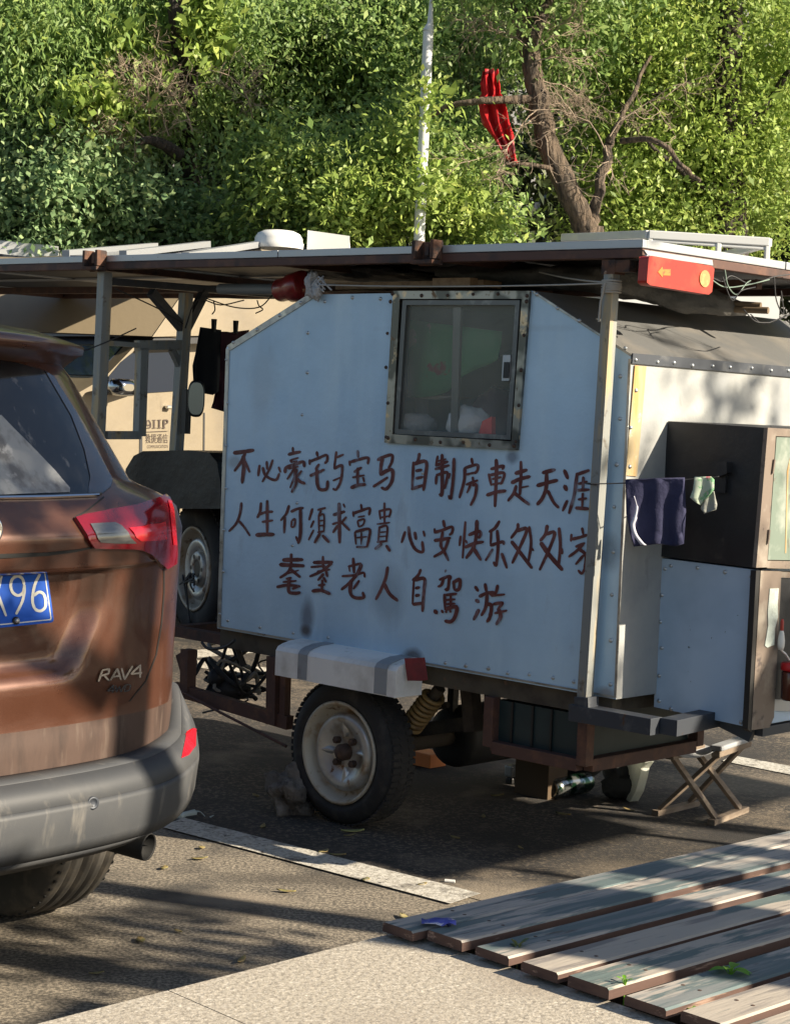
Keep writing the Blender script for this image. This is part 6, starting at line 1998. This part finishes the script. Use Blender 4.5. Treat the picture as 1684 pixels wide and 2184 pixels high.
# lower left shrub
t4 = tree("broad_shrub", 110, 13.0, "dense blue green shrub at the left behind the camper truck roof", "shrub")
mb = MB()
q = lambda x, y, d=0.0: at(x, y, 13.1 + d)
for (x0, x1, y1) in ((60, 20, 330), (110, 130, 300), (170, 230, 380), (380, 400, 450)):
    b = at(x0, 700, 13.1); b.z = 0
    limb(mb, [b, q((x0 + x1) / 2, 560), q(x1, y1)], 0.04, 0.012, 7)
mb.build("stem", m_barkd, t4)
leaves("crown", t4, m_leafB, [(70, 360, 13.08, 190, 130, 0.4, 1.4), (180, 430, 12.78, 150, 100, 0.4, 1.0), (40, 480, 12.78, 160, 90, 0.4, 0.9), (330, 480, 13.18, 110, 60, 0.4, 0.6), (-150, 400, 13.18, 130, 160, 0.4, 0.5), (440, 500, 13.28, 90, 50, 0.4, 0.5), (60, 600, 13.18, 300, 70, 0.4, 0.6)], 76000, 0.046, 0.25, 0.18, asp=0.55, seed=4)
# dark tree in the middle
t5 = tree("dark_tree", 700, 15.2, "dark leaved tree in the shade left of the white lamp pole")
mb = MB()
q = lambda x, y, d=0.0: at(x, y, 15.3 + d)
b = at(690, 700, 15.3); b.z = 0
limb(mb, [b, q(690, 450), q(680, 200), q(700, -100)], 0.13, 0.07, 11)
mb.build("trunk", m_barkd, t5)
mb = MB()
limb(mb, [q(685, 280), q(780, 160), q(900, 80)], 0.05, 0.015, 8)
limb(mb, [q(682, 220), q(600, 130), q(540, 60)], 0.05, 0.015, 8)
mb.build("branch", m_barkd, t5)
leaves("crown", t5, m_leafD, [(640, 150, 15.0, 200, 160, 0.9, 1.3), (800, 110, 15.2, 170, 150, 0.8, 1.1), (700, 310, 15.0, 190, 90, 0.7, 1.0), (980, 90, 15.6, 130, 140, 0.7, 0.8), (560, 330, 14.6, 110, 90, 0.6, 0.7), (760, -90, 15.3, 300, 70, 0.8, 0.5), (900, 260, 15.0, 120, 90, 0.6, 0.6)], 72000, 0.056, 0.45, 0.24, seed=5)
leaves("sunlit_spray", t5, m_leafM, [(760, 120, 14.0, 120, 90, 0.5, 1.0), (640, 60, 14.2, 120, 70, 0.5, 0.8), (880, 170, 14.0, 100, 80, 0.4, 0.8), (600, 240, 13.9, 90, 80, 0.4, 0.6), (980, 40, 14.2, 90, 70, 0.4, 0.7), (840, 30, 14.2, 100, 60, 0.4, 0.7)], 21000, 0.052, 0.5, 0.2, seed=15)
# bright bush above the roof, centre
t6 = tree("bright_bush", 800, 12.6, "light green bush with arching leafy sprays right above the trailer roof", "bush")
mb = MB()
q = lambda x, y, d=0.0: at(x, y, 12.8 + d)
for (x0, pts) in ((700, [(690, 520), (650, 400), (560, 330)]), (780, [(790, 500), (800, 420), (740, 350)]), (930, [(930, 500), (960, 420), (990, 370)]), (860, [(860, 520), (850, 440), (900, 380)])):
    b = at(x0, 700, 12.8); b.z = 0
    limb(mb, [b] + [q(*p) for p in pts], 0.035, 0.01, 7)
mb.build("stem", m_barkd, t6)
leaves("crown", t6, m_leafM, [(640, 380, 12.6, 90, 55, 0.4, 1.0), (720, 440, 12.5, 120, 60, 0.4, 1.2), (580, 350, 12.6, 60, 40, 0.3, 0.5), (830, 420, 12.6, 90, 70, 0.4, 0.9), (945, 430, 12.7, 90, 80, 0.35, 1.2), (960, 330, 12.8, 90, 60, 0.4, 0.7), (620, 490, 12.6, 150, 40, 0.4, 0.6), (790, 340, 13.0, 90, 50, 0.4, 0.6), (1020, 480, 12.5, 60, 45, 0.3, 0.6), (860, 270, 13.2, 90, 50, 0.4, 0.5)], 42000, 0.048, 0.2, 0.19, seed=6)
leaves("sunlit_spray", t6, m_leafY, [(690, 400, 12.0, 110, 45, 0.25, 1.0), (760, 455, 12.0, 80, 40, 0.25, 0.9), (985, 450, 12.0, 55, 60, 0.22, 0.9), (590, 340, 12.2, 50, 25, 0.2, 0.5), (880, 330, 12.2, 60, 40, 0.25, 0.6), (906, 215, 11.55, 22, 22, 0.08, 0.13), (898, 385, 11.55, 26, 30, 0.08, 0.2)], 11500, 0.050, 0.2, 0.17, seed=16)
# row of trees further back that closes the view
for k, (x, lab) in enumerate([(-250, "shadowy background tree farthest left behind the drooping tree"), (330, "shadowy background tree behind the dark trunk at the upper left"), (900, "shadowy background tree behind the white lamp pole"), (1400, "shadowy background tree behind the leaning trunk"), (1950, "shadowy background tree farthest right behind the bright leaves")]):
    yd = 19.5 + 1.2 * (k % 2)
    tb = tree("background_tree", x, yd, lab)
    tag(tb, group="trees closing the background")
    mb = MB()
    b = at(x, 700, yd); b.z = 0
    limb(mb, [b, at(x + 10, 400, yd), at(x - 20, 100, yd), at(x, -200, yd)], 0.2, 0.1, 10)
    mb.build("trunk", m_barkd, tb)
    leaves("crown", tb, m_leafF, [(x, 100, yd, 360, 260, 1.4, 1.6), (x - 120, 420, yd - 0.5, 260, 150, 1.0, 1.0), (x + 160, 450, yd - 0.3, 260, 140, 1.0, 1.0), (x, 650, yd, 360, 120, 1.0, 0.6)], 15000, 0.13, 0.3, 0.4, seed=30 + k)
t7 = tree("roadside_tree", 2180, 15.2, "round green tree standing past the right edge of the view behind the white van")
mb = MB()
q = lambda x, y, d=0.0: at(x, y, 15.2 + d)
b = at(2180, 700, 15.2); b.z = 0
limb(mb, [b, q(2175, 480), q(2190, 250), q(2180, 60)], 0.12, 0.05, 10)
mb.build("trunk", m_barkd, t7)
leaves("crown", t7, m_leafM, [(2180, 200, 15.2, 200, 220, 0.8, 1.4), (2080, 460, 15.0, 170, 120, 0.6, 0.9), (2290, 480, 15.2, 170, 130, 0.7, 0.9)], 16000, 0.075, 0.3, seed=71)

# ================================================================== LITTER AND WEEDS
m_dry = mat("dry_leaf", (0.30, 0.22, 0.09), 0.7, var=[((0.20, 0.19, 0.07), 30, 0.45, 0.6), ((0.34, 0.29, 0.15), 22, 0.55, 0.65)])
def leaf_obj(name, p, yaw, L_, W_, m_, curl=0.25, mbx=None, nrm=Z):
    mb = mbx or MB()
    d = Vector((math.cos(yaw), math.sin(yaw), 0)); e = nrm.cross(d)
    rows = []
    for i in range(7):
        t = i / 6
        wv = W_ * math.sin(math.pi * min(0.04 + t * 0.94, 1)) ** 0.8
        zz = 0.004 + curl * L_ * (t - 0.5) ** 2 
        rows.append([p + d * L_ * (t - 0.5) + e * wv * s_ * 0.5 + nrm * (zz + abs(s_) * W_ * 0.15) for s_ in (-1, 0, 1)])
    mb.grid(rows)
    return mb.build(name, m_, solid=0.001) if mbx is None else None
rl = random.Random(3)
spots = [(1030, 1745), (745, 1785), (668, 1735), (560, 1766), (545, 1700), (690, 1820), (720, 1827), (425, 1835), (430, 1812), (575, 2095), (640, 2085), (300, 2010), (380, 1990), (515, 2052), (900, 1890), (970, 1790), (1060, 1700), (1200, 1740), (780, 1880), (610, 1905), (350, 1855), (205, 2080), (1340, 1730), (1110, 1812), (860, 1960)]
for i, (x, y) in enumerate(spots):
    o = leaf_obj("fallen_leaf", gnd(x, y), rl.uniform(0, 6.28), rl.uniform(0.03, 0.065), rl.uniform(0.012, 0.026), m_dry)
    tag(o, "small dry fallen leaf lying on the asphalt", "leaf", "dry leaves on the asphalt")
o = leaf_obj("yellow_leaf", gnd(752, 1777), 0.3, 0.085, 0.03, mat("yellow_green_dry_leaf", (0.42, 0.42, 0.16), 0.6)); tag(o, "large yellow green leaf under the front of the trailer tyre", "leaf")
mb = MB()
p = gnd(415, 1738)
mb.tube([p + Z * 0.005, p + V * -0.05 + Z * 0.006, p - V * 0.09 + U * 0.02 + Z * 0.004], [0.014, 0.010, 0.016], 6)
mb.grid([[p - V * 0.0 + U * (0.02 * s_) + Vector((0.05 * t, -0.03 * t, 0.006 + 0.01 * math.sin(t * 5 + s_))) for s_ in (-1, 0, 1)] for t in np.linspace(0, 1.2, 7)])
tag(mb.build("crumpled_tissue", mat("pale_tissue", (0.52, 0.58, 0.55), 0.8), solid=0.002), "crumpled pale tissue on the asphalt beside the car bumper", "tissue")
mb = MB()
p = gnd(948, 1883)
mb.tube([p + Z * 0.006, p + Z * 0.006 + Vector((0.032, -0.006, 0))], 0.006, 10)
tag(mb.build("cigarette_butt", m_white), "white cigarette butt lying at the edge of the parking line", "cigarette butt")
mb = MB()
p = gnd(940, 1970, 0.455)
mb.grid([[p + Vector((0.014 * i - 0.04, 0.012 * j - 0.02, 0.004 + 0.012 * noise.noise(Vector((i * 0.9, j * 1.1, 2)))) ) for i in range(6)] for j in range(4)])
tag(mb.build("candy_wrapper", mat("blue_foil", (0.09, 0.10, 0.42), 0.35, 0.2, var=[((0.5, 0.5, 0.6), 40, 0.58, 0.62)]), solid=0.001), "crumpled blue wrapper caught between the first two bench planks", "wrapper")
m_fresh = mat("fresh_green_leaf", (0.16, 0.36, 0.03), 0.5, trans=0.4)
def sprig(name, p, n, L_, m_, label, up=0.6, seed=1):
    r_ = random.Random(seed)
    root = thing(name, p, label, "plant")
    mb = MB()
    mb.tube([p - Z * 0.03, p + Z * 0.02, p + Z * 0.035 + Vector((0.004, 0, 0))], 0.0018, 5)
    for i in range(n):
        q = 2 * math.pi * i / n + r_.uniform(-0.3, 0.3)
        mb.tube([p + Z * 0.02, p + Z * 0.035 + Vector((math.cos(q), math.sin(q), 0)) * L_ * 0.3], 0.0012, 4)
    mb.build("stem", m_, root)
    for i in range(n):
        q = 2 * math.pi * i / n + r_.uniform(-0.3, 0.3)
        d = Vector((math.cos(q), math.sin(q), r_.uniform(-0.1, up)))
        mb = MB()
        c = p + Z * 0.03 + d * L_ * 0.55
        e = d.cross(Z).normalized()
        rows = []
        for k in range(6):
            t = k / 5
            wv = L_ * 0.26 * math.sin(math.pi * min(0.05 + 0.9 * t, 1))
            rows.append([p + Z * (0.03 - 0.25 * L_ * t * t) + d * L_ * (0.15 + 0.85 * t) + e * wv * s_ + Z * abs(s_) * wv * 0.3 for s_ in (-1, 0, 1)])
        mb.grid(rows)
        mb.build("leaf", m_, root)
sprig("bench_seedling", gnd(1556, 2104, 0.425), 6, 0.042, m_fresh, "bright green seedling growing up between two sunlit bench planks", seed=2)
sprig("bench_weed", gnd(1102, 2052, 0.418), 6, 0.024, mat("drab_weed", (0.10, 0.13, 0.05), 0.7), "small drab weed in the gap at the end of the shaded third plank", 1.2, 4)
sprig("bench_weed", gnd(1330, 2128, 0.425), 4, 0.016, m_fresh, "tiny weed on the red edge of the sunlit fifth plank", 1.0, 6)
p = gnd(1492, 2166, 0.43)
o = leaf_obj("long_green_leaf", p, -0.95, 0.115, 0.024, mat("striped_green_leaf", (0.20, 0.30, 0.04), 0.5, var=[((0.05, 0.12, 0.02), 14, 0.5, 0.55)]), 0.1)
tag(o, "long green and yellow leaf lying at the plank ends by the plinth", "leaf")

# ================================================================== TREES BESIDE THE SQUARE (right of the frame; their shade falls across the foreground)
SD = Vector((math.cos(AZ), math.sin(AZ), 0))
PPv = Vector((-SD.y, SD.x, 0))
def side_tree(q0, q1, dist, h, label, lean=0.0, crown=None, seed=0):
    qc, r_ = (q0 + q1) / 2, (q1 - q0) / 2
    b = PPv * qc + SD * dist
    t = thing("plane_tree", b, label, "tree")
    mb = MB()
    pts = [b + Z * h * i / 8 + PPv * (lean * (i / 8) ** 2 + 0.012 * math.sin(i * 1.9 + seed)) for i in range(9)]
    mb.tube(pts, [r_ * (1.12 if i == 0 else 1.0) for i in range(9)], 14)
    mb.build("trunk", m_bark, t)
    return t, b
tA, bA = side_tree(4.83, 4.975, 3.0, 5.2, "slim plane tree beside the square, outside the right edge and nearest the trailer", 0.0, seed=1)
tB, bB = side_tree(4.41, 4.52, 3.4, 2.55, "thin young plane tree beside the square, outside the right edge", 0.03, seed=2)
tC, bC = side_tree(4.115, 4.275, 3.2, 5.4, "plane tree with a straight trunk beside the square, outside the right edge", -0.04, seed=3)
def world_leaves(parent, m_, cen, rx, n, size, seed):
    o = leaves("crown", parent, m_, [(842, 872, 5.0, 1, 1, 0.01, 1.0)], 40, size, seed=seed)
    bpy.data.objects.remove(o)
    p0 = Vector(cen)
    # same leaf builder, placed by a depth and pixel radius that give the wanted size in metres
    r_ = np.random.default_rng(seed)
    mb = MB()
    for k in range(n // 30):
        d = Vector(r_.normal(size=3)); d.normalize()
        c = p0 + d * (r_.random() ** 0.4) * rx
        for j in range(30):
            p = c + Vector(r_.normal(size=3)) * 0.14
            a_ = Vector(r_.normal(size=3)).normalized() * size * 0.5
            b_ = Vector(r_.normal(size=3)).cross(a_).normalized() * size * 0.3
            mb.add([p - a_, p + b_, p + a_, p - b_], [(0, 1, 2, 3)])
    return mb.build("crown", m_, parent)
world_leaves(tA, m_leafM, bA + Vector((0.2, 0.3, 5.3)), 0.9, 3000, 0.10, 51)
world_leaves(tC, m_leafM, bC + Vector((0.1, -0.35, 5.0)), 1.15, 7000, 0.10, 52)
world_leaves(tB, m_leafM, bB + Vector((0.0, 0.0, 2.75)), 0.30, 500, 0.08, 53)
tE, bE = side_tree(6.75, 6.85, 6.3, 4.2, "young plane tree outside the right edge facing the end of the trailer", -0.1, seed=4)
world_leaves(tE, m_leafM, PPv * 6.25 + SD * 6.2 + Z * 4.75, 0.6, 420, 0.11, 54)
mb = MB()
def qs(q, s, z=0.0): return PPv * q + SD * s + Z * z
mb.prism([qs(3.42, 3.0), qs(3.965, 3.0), qs(3.965, 3.0, 2.62), qs(3.72, 3.0, 2.62), qs(3.72, 3.0, 3.05), qs(3.42, 3.0, 3.05)], SD * 0.35)  # added unseen block, its stepped top shaped for the shade it casts
tag(mb.build("shade_gatepost", m_stone, bevel=0.01), "stepped stone gatepost added out of view to shade the bench and the ground", "gatepost")
aw = thing("shade_awning", Vector((5.2, 4.9, 0)), "flat rectangular awning on thin posts, added out of view to shade the ground by the trailer", "awning")
hA = 3.0
kc = Vector((0.204, 5.767, 0)) + SD * (hA / math.tan(EL)) + Z * hA  # added unseen roof, its corner set where the ground shade ends
mb = MB()
mb.prism([kc, kc - U * 2.1, kc - U * 2.1 + V * 1.15, kc + V * 1.15], Z * 0.05)
mb.build("roof_sheet", m_slope, aw)
mb = MB()
mb.prism([kc + V * 1.4, kc - U * 2.1 + V * 1.4, kc - U * 2.1 + V * 2.3, kc + V * 2.3], Z * 0.05)
mb.build("roof_sheet", m_slope, aw)
for (i, j) in ((0.15, 0.2), (1.95, 0.2), (0.15, 1.35), (1.95, 1.35)):
    p = kc - U * i + V * j
    mb = MB(); mb.bar(p, Vector((p.x, p.y, 0)), 0.035); mb.build("post", m_post, aw)

# a leaning limb of the straight plane tree whose shade crosses the car's tailgate
pa, pb = on_body(*z4(-120, 1200)), on_body(*z4(560, 1470))
def toward_sun(p, s_):
    d = s_ - p.dot(SD)
    return p + SUN * (d / math.cos(EL))
mb = MB()
mb.tube([toward_sun(pb, 3.2) + (toward_sun(pb, 3.2) - toward_sun(pa, 3.2)) * 0.35, toward_sun(pb, 3.2), (toward_sun(pb, 3.2) + toward_sun(pa, 3.2)) / 2 + Z * 0.03, toward_sun(pa, 3.2), toward_sun(pa, 3.2) + (toward_sun(pa, 3.2) - toward_sun(pb, 3.2)) * 0.8], [0.065, 0.06, 0.055, 0.055, 0.03], 10)
mb.build("limb", m_bark, tC)
